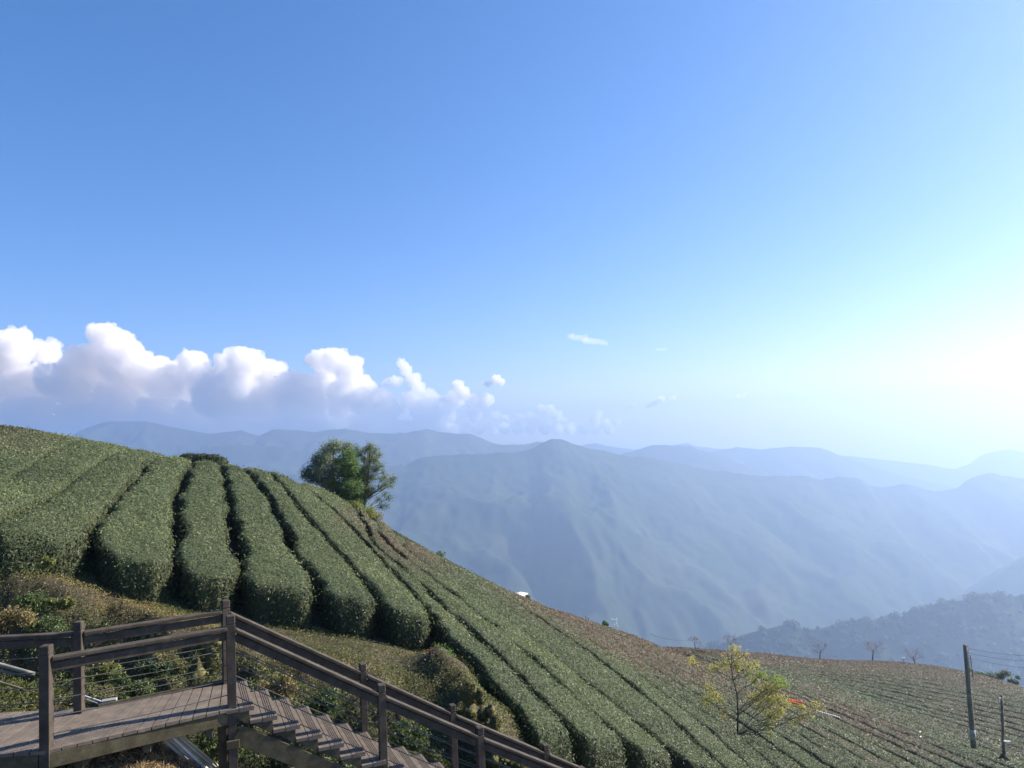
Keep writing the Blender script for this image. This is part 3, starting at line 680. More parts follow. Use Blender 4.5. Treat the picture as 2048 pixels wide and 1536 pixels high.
# ------------------------------------------------------------------ stairs
st = empty('staircase', (P0[0], P0[1], ZD), 'grey plank stairs with open risers going down to the right between cable railings', 'stairs')
post(P0, SD, st, gz(P0)-.1, .050)
sup = MB(); pp = P0-SD*.11+SW*.16; sup.box(z3(pp, (ZD-.2+gz(pp))/2), SD*.045, SW*.045, up*((ZD-.2-gz(pp))/2), .004); sup.build('support_post', M['edge'], st)
br = MB(); br.box(z3(P0, ZD-.42), SD*.075, SW*.075, up*.05, .006); br.build('post_collar', M['edge'], st)
P1 = v3(-1.87, 9.90, -3.18); P2 = v3(-.65, 10.45, -3.98); P3 = v3(.75, 11.08, -4.85); P4 = P3+(P3-P2)
Q1 = v3(-2.30, 10.84, -3.18); Q2 = v3(-1.10, 11.39, -4.0); Q3 = v3(.27, 12.0, -4.88); Q4 = Q3+(Q3-Q2)
for p in (P1, P2, P3): post(p, SD, st, min(p[2]-1.6, gz(p)), .048)
for p in (Q1, Q2, Q3): post(p, SD, st, min(p[2]-1.6, gz(p)), .045)
for a, b in ((P0, P1), (P1, P2), (P2, P3), (P3, P4), (Q0, Q1), (Q1, Q2), (Q2, Q3), (Q3, Q4)): railing(a, b, st)
TR, RI = .265, .163
n_near0 = z3(P0, 0)+SW*.02; 
ST0 = z3(P0, 0)-SD*.06
def tread(i):
    z = ZD-.012-RI*i
    o = ST0+SD*(TR*i); e = empty('tread', (0, 0, 0)); e.parent = st; e.location = Vector(o+v3(0, 0, z))-Vector(st.location)
    n0, n1 = -.07, WID+.02
    def bar(s0, s1, name, mat, parent, zz=0, th=.045):
        m = MB(); m.box(o+SD*((s0+s1)/2)+SW*((n0+n1)/2)+v3(0, 0, z-th/2+zz), SD*((s1-s0)/2), SW*((n1-n0)/2), up*th/2, .003); return m.build(name, M[mat], parent)
    bar(-.01, .128, 'rear_plank', 'plank', e)
    # front plank with four anti-slip grooves
    prof = [(.136, 0)]; 
    for g in (.186, .210, .234, .258): prof += [(g, 0), (g+.002, -.007), (g+.009, -.007), (g+.011, 0)]
    prof += [(.300, 0), (.304, -.004), (.304, -.050), (.136, -.050)]
    A_ = [o+SD*s+SW*n0+v3(0, 0, z+h) for s, h in prof]; B_ = [o+SD*s+SW*n1+v3(0, 0, z+h) for s, h in prof]
    n = len(prof); me = bpy.data.meshes.new('front_plank'); ow = np.array(parent_world(e))
    me.from_pydata([tuple(p-ow) for p in A_+B_], [], [tuple(range(n)), tuple(range(2*n-1, n-1, -1))]+[(k, (k+1) % n, n+(k+1) % n, n+k) for k in range(n)])
    me.materials.append(M['plank']); f = bpy.data.objects.new('front_plank', me); C.objects.link(f); f.parent = e; bm_fix(me)
    m = MB(); m.box(o+SD*.02+SW*(WID/2)+v3(0, 0, z-.045-.062), SD*.012, SW*(WID/2-.06), up*.060); m.build('riser', M['edge'], e)
for i in range(20): tread(i)
sl = v3(*(SD*TR*19))+v3(0, 0, -RI*19)
for off in (-.035, WID-.06):
    a_ = ST0+SW*off+SD*.10+v3(0, 0, ZD-.06-.245); beam('stringer', a_, a_+sl, .025, .105, M['edge'], st)
# saw-tooth brackets carrying the treads
for i in range(19):
    for off in (-.035, WID-.06):
        o = ST0+SD*(TR*i)+SW*off; z = ZD-.012-RI*i
        V = [];
        for s_, h_ in ((.03, -.052), (.25, -.052), (.25, -.22), (.03, -.06)):
            V.append(o+SD*s_+v3(0, 0, z+h_))
        A_ = [p-SW*.02 for p in V]; B_ = [p+SW*.02 for p in V]
        m = MB(); m.add(A_+B_, [(0,1,2,3),(4,5,6,7),(0,1,5,4),(1,2,6,5),(2,3,7,6),(3,0,4,7)]); m.build('tread_bracket', M['edge'], st)
# ------------------------------------------------------------------ loose pipes and boards
def pipe(a, b, r, mat, name, label, cat, grp=None, mid=0.0, extra=None):
    a, b = np.asarray(a, float), np.asarray(b, float); m = MB(); c = (a+b)/2+v3(0, 0, -mid)
    e = a; o_ = [a, a*.7+c*.3+v3(0,0,-mid*.1), c, b*.7+c*.3+v3(0,0,-mid*.1), b]; m.tube(o_, r, 8)
    V = np.concatenate(m.V)-a; o = mesh_np(name, V, np.concatenate(m.Q), mat, None, True, None, np.concatenate(m.T)); o.location = a; bm_fix(o.data)
    return tag(o, label, cat, grp)
PG = 'plastic water pipes lying under the deck'
for i, (x0, x1, y0, y1, mt, l) in enumerate([(318,400,1470,1545,'pipe','thick grey pipe on the left of the bundle under the deck'),(326,412,1464,1545,'pipe','grey pipe second from the left in the bundle under the deck'),
        (334,420,1462,1545,'white','pale pipe in the middle of the bundle under the deck'),(338,432,1463,1546,'yellow_pipe','thin yellowed pipe over the pale one under the deck'),
        (344,441,1460,1545,'pipe','grey pipe right of the yellowed one under the deck'),(350,450,1459,1544,'yellow_pipe','yellowish pipe on the right of the bundle under the deck')]):
    a = at(x0, y0, 8.95); b = at(x1, y1, 9.35); b = a+(b-a)*1.45; pipe(a, b, .022 if mt != 'yellow_pipe' else .013, M[mt], 'water_pipe', l, 'pipe', PG)
for i, (x0, y0, x1, y1, l) in enumerate([(-40,1318,68,1348,'upper pale pipe on the bank at the left edge'),(-40,1334,50,1352,'second pale pipe on the bank at the left edge'),(-40,1352,48,1379,'lowest pale pipe on the bank at the left edge'),
        (166,1391,206,1404,'thin white pipe beside the left far post, behind the deck'),(166,1397,204,1410,'thin grey pipe just below the thin white one behind the deck')]):
    pipe(at(x0, y0, 11.3 if i < 3 else 10.6), at(x1, y1, 11.2 if i < 3 else 10.5), (.03 if i == 0 else .016) if i < 3 else .010, M['pole' if i in (1, 2) else 'pipe_old' if i < 3 else ('white' if i == 3 else 'pipe')], 'water_pipe', l, 'pipe', 'pipes behind the deck')
a = at(203, 1404, 10.5); m = MB(); ux = (at(234, 1399, 10.52)-a); m.box(a+ux/2, ux/2, v3(-.02, .05, 0), v3(0, 0, .022), .006)
o = mesh_np('foam_board', np.concatenate(m.V)-a, np.concatenate(m.Q), M['pipe'], None, False, None, np.concatenate(m.T)); o.location = a; bm_fix(o.data); tag(o, 'small white foam block lying against the far edge of the deck', 'foam block')

# ------------------------------------------------------------------ trees
def limb(a, b, r0, r1, m, wob=.08, n=5):
    a, b = np.asarray(a, float), np.asarray(b, float); L = np.linalg.norm(b-a); P = [a+(b-a)*t+(rng.normal(0, wob*L*.5, 3) if 0 < t < 1 else 0) for t in np.linspace(0, 1, n)]
    m.tube(P, np.linspace(r0, r1, n), 6); return P
def tree(name, label, base, tops, puffs, Y, leaf, cols, dens=1.0, bark='bark', r0=.12, aspect=.45, group=None, shell=.2, jit=1.0, upz=0.0, squash=.85, cat='tree'):
    """tops: trunk path in picture points at depth Y; puffs: (px,py,r_px,colour index)"""
    B = at(base[0], base[1], Y); e = empty(name, B, label, cat, group); tm = MB()
    path = [B]+[at(x, y, Y) for x, y in tops]; k = len(path); rr = np.linspace(r0, r0*.25, k); tm.tube(path, rr, 8)
    bmb = MB(); Ps, Ns, Cs = [], [], []; path = np.array(path)
    for (x, y, r, ci) in puffs:
        c = at(x, y, Y)+np.array([0, rng.normal(0, r/F*Y*jit), 0]); R_ = r/F*Y
        # attach to the trunk point a little below the puff
        zz = c[2]-.6*abs(c[0]-path[:, 0].mean())-.1; j = int(np.argmin(np.abs(path[:, 2]-zz))); limb(path[j], c, r0*.2, .007*Y/20, bmb)
        for q in range(4):
            v = rng.normal(0, 1, 3); v /= np.linalg.norm(v); limb(c, c+v*R_*.9, .007*Y/20, .003*Y/20, bmb, n=3)
        nn = max(8, int(dens*38*R_*R_/(leaf*leaf)))
        # break the puff into sprays
        ns = max(4, nn//14); sc_ = leaf_ball_points(c, R_, ns, squash, shell)[0]; ii = rng.integers(0, ns, nn)
        p = sc_[ii]+rng.normal(0, leaf*1.1, (nn, 3)); v = (p-c)/R_
        Ps.append(p); Ns.append(v*.5+np.array([0, 0, .5+upz])); c1, c2 = np.array(cols[ci][0]), np.array(cols[ci][1]); kk = rng.random((nn, 1)); Cs.append(c1*(1-kk)+c2*kk)
    tm.build('trunk', M[bark], e, True); bmb.build('branches', M[bark], e, True)
    tag(leaves('crown', np.concatenate(Ps), np.concatenate(Ns), leaf, np.concatenate(Cs), e, tilt=.6, lift=(-.02, .02), aspect=aspect, mat=M['tree_leaf']), kind='stuff'); return e
CA = ((.13,.165,.09), (.33,.37,.22)); CB = ((.08,.14,.04), (.21,.32,.09)); CP_ = ((.10,.12,.05), (.25,.27,.12)); CY = ((.14,.17,.04), (.34,.37,.10)); CO = ((.20,.14,.06), (.40,.30,.12)); CG = ((.08,.13,.08), (.22,.29,.18))
TD = 2.0
tree('broadleaf_tree', 'broad rounded grey-green tree on the left of the clump behind the hill crest', (672,1005), [(668,960),(664,930),(668,900)],
     [(668,893,17,0),(648,900,15,0),(690,897,15,0),(705,908,10,0),(638,918,15,0),(655,918,16,0),(628,936,15,0),(650,940,17,0),(615,945,11,5),(607,952,9,5),(632,955,14,5),(655,960,16,0),(672,925,14,3),(668,945,14,0),(645,968,14,0),(662,975,14,0),(622,955,10,5)], 39.5, .10, [CA, CB, CP_, CY, CO, CG], 1.5)
tree('bushy_tree', 'dense bright green tree in the middle of the clump', (700,1035), [(698,1000),(697,960),(697,930)],
     [(697,912,16,0),(690,928,18,0),(708,930,17,0),(682,945,15,0),(700,950,20,0),(715,950,15,0),(690,970,20,0),(712,972,18,0),(700,990,20,0),(680,985,15,0),(668,968,13,3),(672,995,13,0),(690,1010,16,0),(715,1000,17,0),(728,985,13,2),(726,960,12,2),(673,1012,10,1)], 38.5, .095, [CB, DG, CP_, YG, CO], 1.9)
tree('slender_pine', 'taller feathery olive tree on the right of the clump, branches reaching right', (727,1025), [(730,1000),(735,960),(739,925),(740,895)],
     [(738,893,9,0),(730,902,10,0),(748,902,9,0),(714,898,7,0),(716,910,9,0),(740,915,13,1),(752,920,10,0),(726,920,10,1),(760,910,5,0),(735,935,13,1),(752,938,10,0),(763,930,6,0),(768,944,5,0),(726,945,10,1),(746,955,9,0),(760,958,7,0),(772,956,6,0),
      (782,960,7,0),(790,956,4,0),(774,968,7,0),(783,972,5,0),(760,975,7,0),(748,978,7,0),(768,990,6,2),(778,995,6,2),(755,1000,6,2),(764,1012,6,2),(742,990,6,0),(735,975,9,1),(775,1010,4,2)], 39.0, .085, [((.12,.16,.07),(.30,.36,.17)), ((.17,.18,.07),(.34,.36,.16)), CG], 1.5, aspect=.32, r0=.08, upz=.2)
tree('yellow_green_bush', 'yellow-green bush below the right of the tree clump', (735,1055), [(735,1035)],
     [(712,1012,12,0),(725,1025,14,0),(742,1022,14,0),(752,1035,12,1),(735,1038,14,1),(718,1040,10,0),(745,1048,9,1)], 37.0, .08, [CY, ((.16,.15,.04),(.34,.30,.10))], 1.4, r0=.05, cat='bush')
for px, py, Y, r, l, c in [(878,1108,38.5,13,'small blue-green shrub on the skyline right of the brown tea patch',CG),(890,1122,37.5,8,'dry tuft under the small blue-green shrub',CO),
    (965,1166,44,11,'bright green bush on the skyline above the long rows',((.07,.13,.03),(.16,.26,.06))),(1056,1195,49,6,'little green bush right of the white shed',CB),
    (1210,1247,60,5,'tiny green bush on the skyline left of the white mast',CB),(1890,1346,112,9,'pale green bush on the ridge left of the leaning pole',YG),(1962,1350,108,14,'dark green thicket on the ridge right of the leaning pole',CB),
    (1985,1352,107,14,'mid-green bush in the thicket right of the pole',CG),(2003,1352,107,13,'lightest bush of the thicket on the ridge',YG),(2028,1362,104,10,'low bush at the right end of the ridge thicket',CG)]:
    bush(px, py, Y, r, l, c, leaf=max(.06, .0026*Y), n=150, parts=6)
# young yellow-leaved tree
YC = [((.36,.33,.07),(.66,.60,.16)), ((.20,.30,.06),(.42,.50,.12)), ((.36,.28,.09),(.56,.46,.18))]
tree('young_tree', 'young tree with thin dark trunk and sparse yellow leaves on the tea slope', (1475,1472), [(1476,1430),(1474,1388),(1466,1360),(1462,1330),(1464,1300)],
     [(1464,1296,9,0),(1478,1304,9,0),(1490,1312,7,0),(1455,1310,5,0),(1380,1320,8,0),(1392,1330,6,0),(1450,1330,12,0),(1432,1338,9,0),(1476,1332,13,0),(1495,1330,9,0),(1512,1330,8,0),(1415,1335,7,0),(1525,1352,12,1),(1545,1356,13,1),(1562,1362,11,1),(1572,1370,8,1),
      (1420,1375,9,0),(1425,1392,12,0),(1412,1400,10,0),(1440,1402,9,0),(1445,1420,9,2),(1448,1436,6,2),(1510,1365,10,0),(1530,1375,14,0),(1515,1390,12,0),(1545,1385,13,2),(1540,1405,15,0),(1560,1400,12,0),(1520,1415,10,0),(1560,1420,12,0),(1580,1412,10,0),(1605,1415,9,0),(1630,1412,9,0),(1645,1416,5,0),
      (1540,1430,13,0),(1535,1448,10,0),(1555,1440,9,2),(1600,1432,10,2),(1590,1445,7,0),(1500,1395,8,0),(1620,1430,6,0),(1540,1465,6,0),(1495,1350,8,1),(1555,1375,10,0)], 33.5, .085, YC, .6, r0=.045, shell=.1, jit=.8)
sh = at(1452, 1470, 33.5)
# bare trees along the ridge
def bare(px, py, Y, hpx, label, col, leafy=.5):
    B = at(px, py, Y); H_ = hpx/F*Y; e = empty('bare_tree', B, label, 'tree', 'bare trees along the far ridge'); tm = MB(); bm_ = MB(); tips = []
    top = B+np.array([rng.normal(0, .04)*H_, 0, H_*.5]); tm.tube([B, (B+top)/2+rng.normal(0, .02*H_, 3), top], [.03*H_, .022*H_, .014*H_], 6)
    def rec(p, d, L, r, lv):
        q = p+d*L; bm_.tube([p, (p+q)/2+rng.normal(0, .05*L, 3), q], [r, r*.8, r*.55], 4, False); tips.append(q)
        if lv == 0: return
        for _ in range(3):
            v = d+rng.normal(0, .55, 3); v[2] += .15; v /= np.linalg.norm(v); rec(q, v, L*.68, r*.55, lv-1)
    for i in range(6):
        th = i*PI/3+rng.random(); p = B+(top-B)*rng.uniform(.55, 1); v = np.array([math.cos(th), math.sin(th)*.8, .75]); v /= np.linalg.norm(v); rec(p, v, H_*.2, .009*H_, 3)
    tm.build('trunk', M['bark'], e, True); bm_.build('branches', M['bark_red'], e, True)
    t = np.array(tips); n = int(len(t)*leafy); idx = rng.integers(0, len(t), n); p = t[idx]+rng.normal(0, .03*H_, (n, 3)); kk = rng.random((n, 1))
    tag(leaves('buds', p, rng.normal(0, 1, (n, 3))*.5, .10+.0*Y, np.array(col)*(.6+.8*kk), e, tilt=1), kind='stuff')
bare(1745, 1328, 119, 52, 'round bare reddish tree standing tallest on the ridge', (.26,.16,.11), 1.2)
bare(1830, 1338, 119, 48, 'thin bare tree on the ridge just left of the leaning pole', (.2,.14,.12), .3)
bare(1640, 1322, 117, 42, 'small bare tree on the ridge between the yellow tree and the round one', (.2,.14,.12), .3)
bare(1390, 1300, 84, 30, 'spreading bare twiggy tree where the slope meets the ridge, left of the yellow tree', (.25,.15,.11), .6)
bare(1462, 1308, 95, 42, 'reddish bare tree behind the tip of the yellow tree', (.25,.15,.11), .8)

# ------------------------------------------------------------------ poles, mast, shed, crate
def lathe(name, a, b, rs, mat, parent, n=12):
    m = MB(); a, b = np.asarray(a, float), np.asarray(b, float); k = len(rs); m.tube([a+(b-a)*i/(k-1) for i in range(k)], rs, n); return m.build(name, mat, parent, True)
Yp = 57.0; pb = at(1948, 1499, Yp); pt = at(1930, 1290, Yp)
pole = empty('utility_pole', pb, 'tall weathered leaning utility pole carrying three wires on the right slope', 'pole')
lathe('shaft', pb-(pt-pb)*.03, pt, [.20, .195, .185, .175, .165, .155, .145, .135], M['pole'], pole)
lathe('painted_band', pb+(pt-pb)*.09, pb+(pt-pb)*.19, [.203, .196], simple('flaking_whitewash', [(.40, (.16,.14,.11)), (.5, (.42,.40,.36))], 2.5, .9), pole, 14)
for i in range(9):
    c = pt+(pb-pt)*(.015+.03*i); m = MB(); m.box(c+v3(.16, 0, 0), v3(.07, 0, 0), v3(0, .04, 0), v3(0, 0, .05), .01); m.build('insulator_step', M['pole'], pole)
far_end = [(2130,1309),(2130,1321),(2130,1338)]
for i, (x, y) in enumerate(far_end):
    a = pt+(pb-pt)*(.035+.045*i)+v3(.25, 0, 0); b = at(x, y, 50.0); P = [a+(b-a)*t+v3(0, 0, -.25*4*t*(1-t)) for t in np.linspace(0, 1, 9)]
    m = MB(); m.tube(P, .010, 5); o = mesh_np('wire', np.concatenate(m.V)-a, np.concatenate(m.Q), M['cable'], None, True, None, np.concatenate(m.T)); o.location = a
    tag(o, ['uppermost', 'middle', 'lowest'][i]+' wire running right from the leaning utility pole', 'wire', 'wires of the utility pole')
m = MB(); m.tube([pt+(pb-pt)*.10+v3(.32, 0, 0), pt+(pb-pt)*.33+v3(.40, 0, 0)], .03, 6); m.build('conduit', M['cable'], pole)
pb2 = at(2008, 1513, 53.0); pt2 = at(2003, 1390, 53.0)
p2 = empty('short_pole', pb2, 'shorter thin pole with a white bracket at the right edge of the slope', 'pole')
lathe('shaft', pb2-(pt2-pb2)*.04, pt2, [.11, .10, .09, .08], M['pole'], p2)
m = MB(); m.box(at(2014, 1483, 52.8), v3(.22, 0, -.02), v3(0, .06, 0), v3(0, 0, .035), .008); m.build('bracket', M['white'], p2)
m = MB(); m.box(at(2000, 1397, 52.8), v3(.06, 0, 0), v3(0, .05, 0), v3(0, 0, .05), .008); m.build('lamp_box', M['white'], p2)
m = MB(); m.tube([pb2+v3(0, 0, -.15), pb2+v3(0, 0, .15)], [.35, .14], 10); m.build('footing', M['hill_soil'], p2, True)
# white mast on the skyline
mb = at(1233, 1262, 60.0); ms = empty('white_mast', mb, 'small white instrument mast standing on the skyline of the slope', 'mast')
lathe('mast_tube', mb-v3(0,0,.6), at(1233, 1235, 60.0), [.03, .022], M['white'], ms, 8)
for nm, x, y, w in (('arm', 1229, 1240, .22), ('platform', 1230, 1253, .28), ('arm', 1231, 1249, .15)):
    m = MB(); m.box(at(x, y, 60.0), v3(w, 0, 0), v3(0, .04, 0), v3(0, 0, .025), .004); m.build(nm, M['white'], ms)
m = MB(); m.box(at(1223, 1239, 60.0), v3(.05, 0, 0), v3(0, .05, 0), v3(0, 0, .06), .01); m.build('sensor_head', M['white'], ms)
m = MB(); m.tube([at(1228, 1262, 60), at(1229, 1250, 60)], .02, 6); m.build('brace', M['white'], ms)
for x, y, l in ((1171, 1244, 'left of the two short dark stakes on the skyline'), (1176, 1246, 'right of the two short dark stakes on the skyline')):
    a = at(x, y, 53.0); m = MB(); m.tube([a-v3(0, 0, .3), a+v3(random.uniform(-.05, .05), 0, .38)], [.05, .03], 6); o = mesh_np('stake', np.concatenate(m.V)-a, np.concatenate(m.Q), M['bark'], None, True, None, np.concatenate(m.T)); o.location = a; tag(o, l, 'stake', 'stakes on the skyline')
a = at(1300, 1268, 78); b = at(1372, 1281, 84); P = [a+(b-a)*t+v3(0, 0, -.2*4*t*(1-t)) for t in np.linspace(0, 1, 9)]
m = MB(); m.tube(P, .02, 5); o = mesh_np('black_cable', np.concatenate(m.V)-a, np.concatenate(m.Q), M['cable'], None, True, None, np.concatenate(m.T)); o.location = a; tag(o, 'thin dark cable hanging just above the skyline right of the white mast', 'cable')
tb = at(358, 912, 60.0); tm_ = MB(); tm_.tube([tb-v3(0, 0, 2), at(358, 892, 60.0)], [.014, .010], 6)
o = mesh_np('radio_mast', np.concatenate(tm_.V)-tb, np.concatenate(tm_.Q), M['pole'], None, True, None, np.concatenate(tm_.T)); o.location = tb; tag(o, 'hair-thin mast rising behind the low hedge on the hill crest', 'mast')
# white shed
Ys = 58.0; sb = at(1039, 1215, Ys); shed = empty('white_shed', sb, 'small white-roofed shed peeping over the skyline of the tea rows', 'shed')
wx = .55; zt = at(1040, 1192, Ys)[2]-sb[2]
m = MB(); m.box(sb+v3(0, 0, zt/2), v3(wx*.93, -.12, 0), v3(.1, .6, 0), v3(0, 0, zt/2), .01); m.build('wall', simple('cream_wall', [(.3, (.42,.38,.28)), (.7, (.62,.58,.45))], 2), shed)
m = MB(); c = sb+v3(0, 0, zt)
for s_ in (-1, 1):
    m.box(c+v3(s_*.30, 0, .085), v3(.32, -.04, -s_*.06+0), v3(.1, .72, 0), v3(s_*.004, 0, .018))
m.build('roof', M['white'], shed)
for k in range(3):
    m = MB(); m.box(sb+v3(-.3+.3*k, -.62, zt*.72), v3(.09, -.012, 0), v3(0, .02, 0), v3(0, 0, .16)); m.build('window', M['pipe'], shed)
# orange crate on the slope
oc = hit(1592, 1413); M['orange'] = simple('orange_plastic', [(.3, (.62,.20,.06)), (.7, (.80,.36,.16))], 3, .5)
cr = empty('orange_crate', oc, 'orange plastic crate on the tea rows behind the yellow tree', 'crate'); Yc = oc[1]; s = 11/F*Yc; base = oc+v3(0, 0, .02)
for nm, dx, dy, hx, hy in (('side_panel', 0, -.32, s, .02), ('side_panel', 0, .32, s, .02), ('end_panel', -s, 0, .02, .3), ('end_panel', s, 0, .02, .3)):
    m = MB(); m.box(base+v3(dx, dy, s*.42-.0), v3(hx, 0, -hx*.35), v3(0, hy, 0), v3(0, 0, s*.42), .01); m.build(nm, M['orange'], cr)
m = MB(); m.box(base+v3(0, 0, .03), v3(s*.95, 0, -s*.33), v3(0, .29, 0), v3(0, 0, .02)); m.build('floor_panel', M['orange'], cr)
# striped hose on the slope: short white pieces on a dark line
h0 = hit(1628, 1422)+v3(0, 0, .06); h1 = hit(1680, 1437)+v3(0, 0, .06); ho = empty('hose', h0, 'white and black striped hose lying on the rows right of the orange crate', 'hose')
m = MB(); m.tube([h0, h1], .035, 6); m.build('core', M['cable'], ho, True)
for k in range(14):
    m = MB(); m.tube([h0+(h1-h0)*(k+.1)/14, h0+(h1-h0)*(k+.65)/14], .05, 6); m.build('white_band', M['white'], ho, True)
for x, y, l in ((1845, 1464, 'upper of the two white sticks lying on the right slope'), (1846, 1474, 'lower of the two white sticks lying on the right slope')):
    a = hit(x-6, y+3)+v3(0, 0, .08); b = hit(x+6, y-2)+v3(0, 0, .3); b = a+(b-a)/max(1, np.linalg.norm(b-a))*.6; pipe(a, b, .035, M['white'], 'white_stick', l, 'stick', 'white sticks on the slope')
for x, y, l in ((1808, 1329, 'pale scarecrow-like post with a white top on the ridge'),):
    a = at(x, y+6, 116); e = empty('ridge_post', a, l, 'post'); m = MB(); m.tube([a-v3(0,0,.5), a+v3(0, 0, 1.3)], .06, 6); m.build('shaft', M['pipe'], e)
    m = MB(); m.box(a+v3(.05, 0, 1.35), v3(.22, 0, .05), v3(0, .1, 0), v3(0, 0, .12), .02); m.build('top_board', M['white'], e)
    m = MB(); m.box(a+v3(.35, 0, .35), v3(.2, 0, .0), v3(0, .1, 0), v3(0, 0, .22), .02); m.build('meter_box', M['pipe'], e)

# ------------------------------------------------------------------ mountains
def mount_mat(name, scale, c1, c2, c3):
    m, nt, b = mat_new(name); n = noise(nt, scale, 8, .6); n2 = noise(nt, scale*6, 5, .6)
    mx = nt.nodes.new('ShaderNodeMath'); mx.operation = 'MULTIPLY_ADD'; mx.inputs[1].default_value = .35; nt.links.new(n2.outputs['Fac'], mx.inputs[0]); 
    sb_ = nt.nodes.new('ShaderNodeMath'); sb_.operation = 'SUBTRACT'; sb_.inputs[1].default_value = .175
    nt.links.new(n.outputs['Fac'], mx.inputs[2]); nt.links.new(mx.outputs[0], sb_.inputs[0])
    r = ramp(nt, sb_.outputs[0], [(.35, c1), (.52, c2), (.62, c3), (.70, c2)]); nt.links.new(r.outputs[0], b.inputs['Base Color'])
    b.inputs['Roughness'].default_value = 1; b.inputs['Specular IOR Level'].default_value = .1; return m
MT = mount_mat('forest_mountain', .0035, (.032,.045,.022), (.042,.058,.028), (.068,.074,.042))
def range_mesh(name, prof, Y, front, depth_drop, label, nx=300, ny=90, back=500, amp=60, sc=1/260., seed=0, mat=MT, Yend=None, crest=4):
    """a mountain range: crest along a profile of picture points at distance Y (Y may vary), falling towards the viewer over `front` metres"""
    px = np.array([p[0] for p in prof], float); py = np.array([p[1] for p in prof], float); yy = np.interp(px, [px[0], px[-1]], [Y, Yend or Y])
    if len(prof[0]) > 2: yy = np.array([p[2] for p in prof], float)
    u = np.linspace(px[0], px[-1], nx); cy_ = np.interp(u, px, py); cY = np.interp(u, px, yy)
    crestp = np.array([at(a, b, c) for a, b, c in zip(u, cy_, cY)])
    fr = np.concatenate([np.linspace(0, 1, ny)**1.25, ])[::-1]; bk = np.linspace(0, 1, 14)[1:]
    X, Yg, Z = [], [], []
    for i, c in enumerate(crestp):
        d = np.concatenate([-front*fr, back*bk])
        x = c[0]*(1+0*d); y = c[1]+d
        w = np.abs(d)/front; zz = c[2]-depth_drop*np.where(d < 0, np.clip(w, 0, 1)**.9, (np.clip(d/back, 0, 1))**1.2*.9)
        X.append(x); Yg.append(y); Z.append(zz)
    X, Yg, Z = np.array(X), np.array(Yg), np.array(Z)
    w = np.clip(np.abs(Yg-crestp[:, 1:2])/(front*.3), 0, 1)
    # spurs running down from the crest and gullies between
    wx_ = X+120*fbm(X*sc*.6, Yg*sc*.6, seed=seed+5); r1 = 1-np.abs(fbm(wx_*sc*.75+Yg*sc*.25, Yg*sc*.45, seed=seed, oct=5, gain=.42)*2.2)
    r2 = 1-np.abs(fbm(wx_*sc*2.6, Yg*sc*1.6, seed=seed+3, oct=5)*2)
    Z = Z+amp*(r1-.6)*w+amp*.28*(r2-.6)*np.clip(w*2, .0, 1)+crest*fbm(X*sc*9, Yg*sc*9, seed=seed+8, oct=3)
    V = np.stack([X, Yg, Z], -1).reshape(-1, 3)
    o = mesh_np(name, V, grid_faces(X.shape[0], X.shape[1]), mat, None, True); bm_fix(o.data); tag(o, label, None, None, 'structure'); return o
range_mesh('main_mountain', [(500,960),(620,945),(700,935),(778,931),(814,930),(846,914),(887,910),(940,908),(1000,905),(1050,902),(1070,895),(1085,885),(1105,878),(1120,878),(1142,886),(1180,898),(1210,902),(1243,911),(1290,914),(1350,925),(1400,937),(1480,947),(1500,952),(1608,952),(1641,960),(1685,953),(1715,955),(1737,971),(1767,974),(1812,967),(1871,984),(1912,976),(1945,954),(1979,946),(2048,958),(2200,965),(2500,990)],
           2700, 1500, 640, 'long forested mountain across the valley, its peak right of centre', 500, 150, amp=70, seed=11, Yend=3500, crest=5)
range_mesh('right_range', [(1100,925),(1243,908),(1270,901),(1305,890),(1320,889),(1381,892),(1402,901),(1440,912),(1500,935),(1600,965),(1800,1000)], 3900, 500, 260, 'blue mountain spur behind the long mountain', 160, 40, amp=50, seed=23)
range_mesh('right_far_range', [(1350,915),(1422,904),(1475,894),(1519,899),(1577,893),(1607,894),(1641,895),(1685,913),(1741,930),(1789,947),(1860,965),(1950,985)], 4400, 450, 260, 'pale far range right of centre', 160, 40, amp=40, seed=29)
range_mesh('faint_range', [(1100,905),(1173,889),(1193,886),(1214,892),(1267,899),(1330,893),(1372,886),(1395,893),(1440,898),(1700,912),(1860,930),(1908,939),(1953,924),(1975,906),(2016,898),(2048,904),(2200,900)], 5300, 300, 260, 'faintest hills on the horizon to the right', 220, 24, amp=20, seed=31)
range_mesh('left_range', [(-300,905),(0,890),(100,880),(143,872),(164,859),(211,843),(290,842),(350,855),(420,868),(483,861),(516,872),(551,858),(600,861),(626,865),(647,861),(691,857),(714,861),(740,866),(784,867),(820,864),(855,858),(878,864),(922,868),(940,867),(960,875),(984,886),(1010,890),(1048,889),(1074,883),(1130,890),(1200,900)],
           3950, 700, 300, 'blue range under the cloud bank on the left', 300, 40, amp=70, seed=37)
range_mesh('left_near_range', [(-200,960),(200,930),(400,899),(426,894),(470,890),(530,891),(569,894),(608,903),(700,915),(800,925)], 3500, 600, 300, 'nearer blue ridge behind the tree clump', 160, 50, amp=60, seed=41)
range_mesh('middle_spur', [(700,930),(800,905),(884,883),(931,878),(975,889),(1040,897),(1120,905)], 3900, 400, 250, 'wooded shoulder behind the long mountain, left of its peak', 120, 40, amp=40, seed=43)
range_mesh('side_valley_slope', [(1860,1225),(1910,1195),(1960,1177),(2048,1117),(2200,1050),(2400,990)], 2300, 600, 330, 'hazy slope falling from the right edge', 120, 60, amp=30, sc=1/150., seed=47, crest=3)
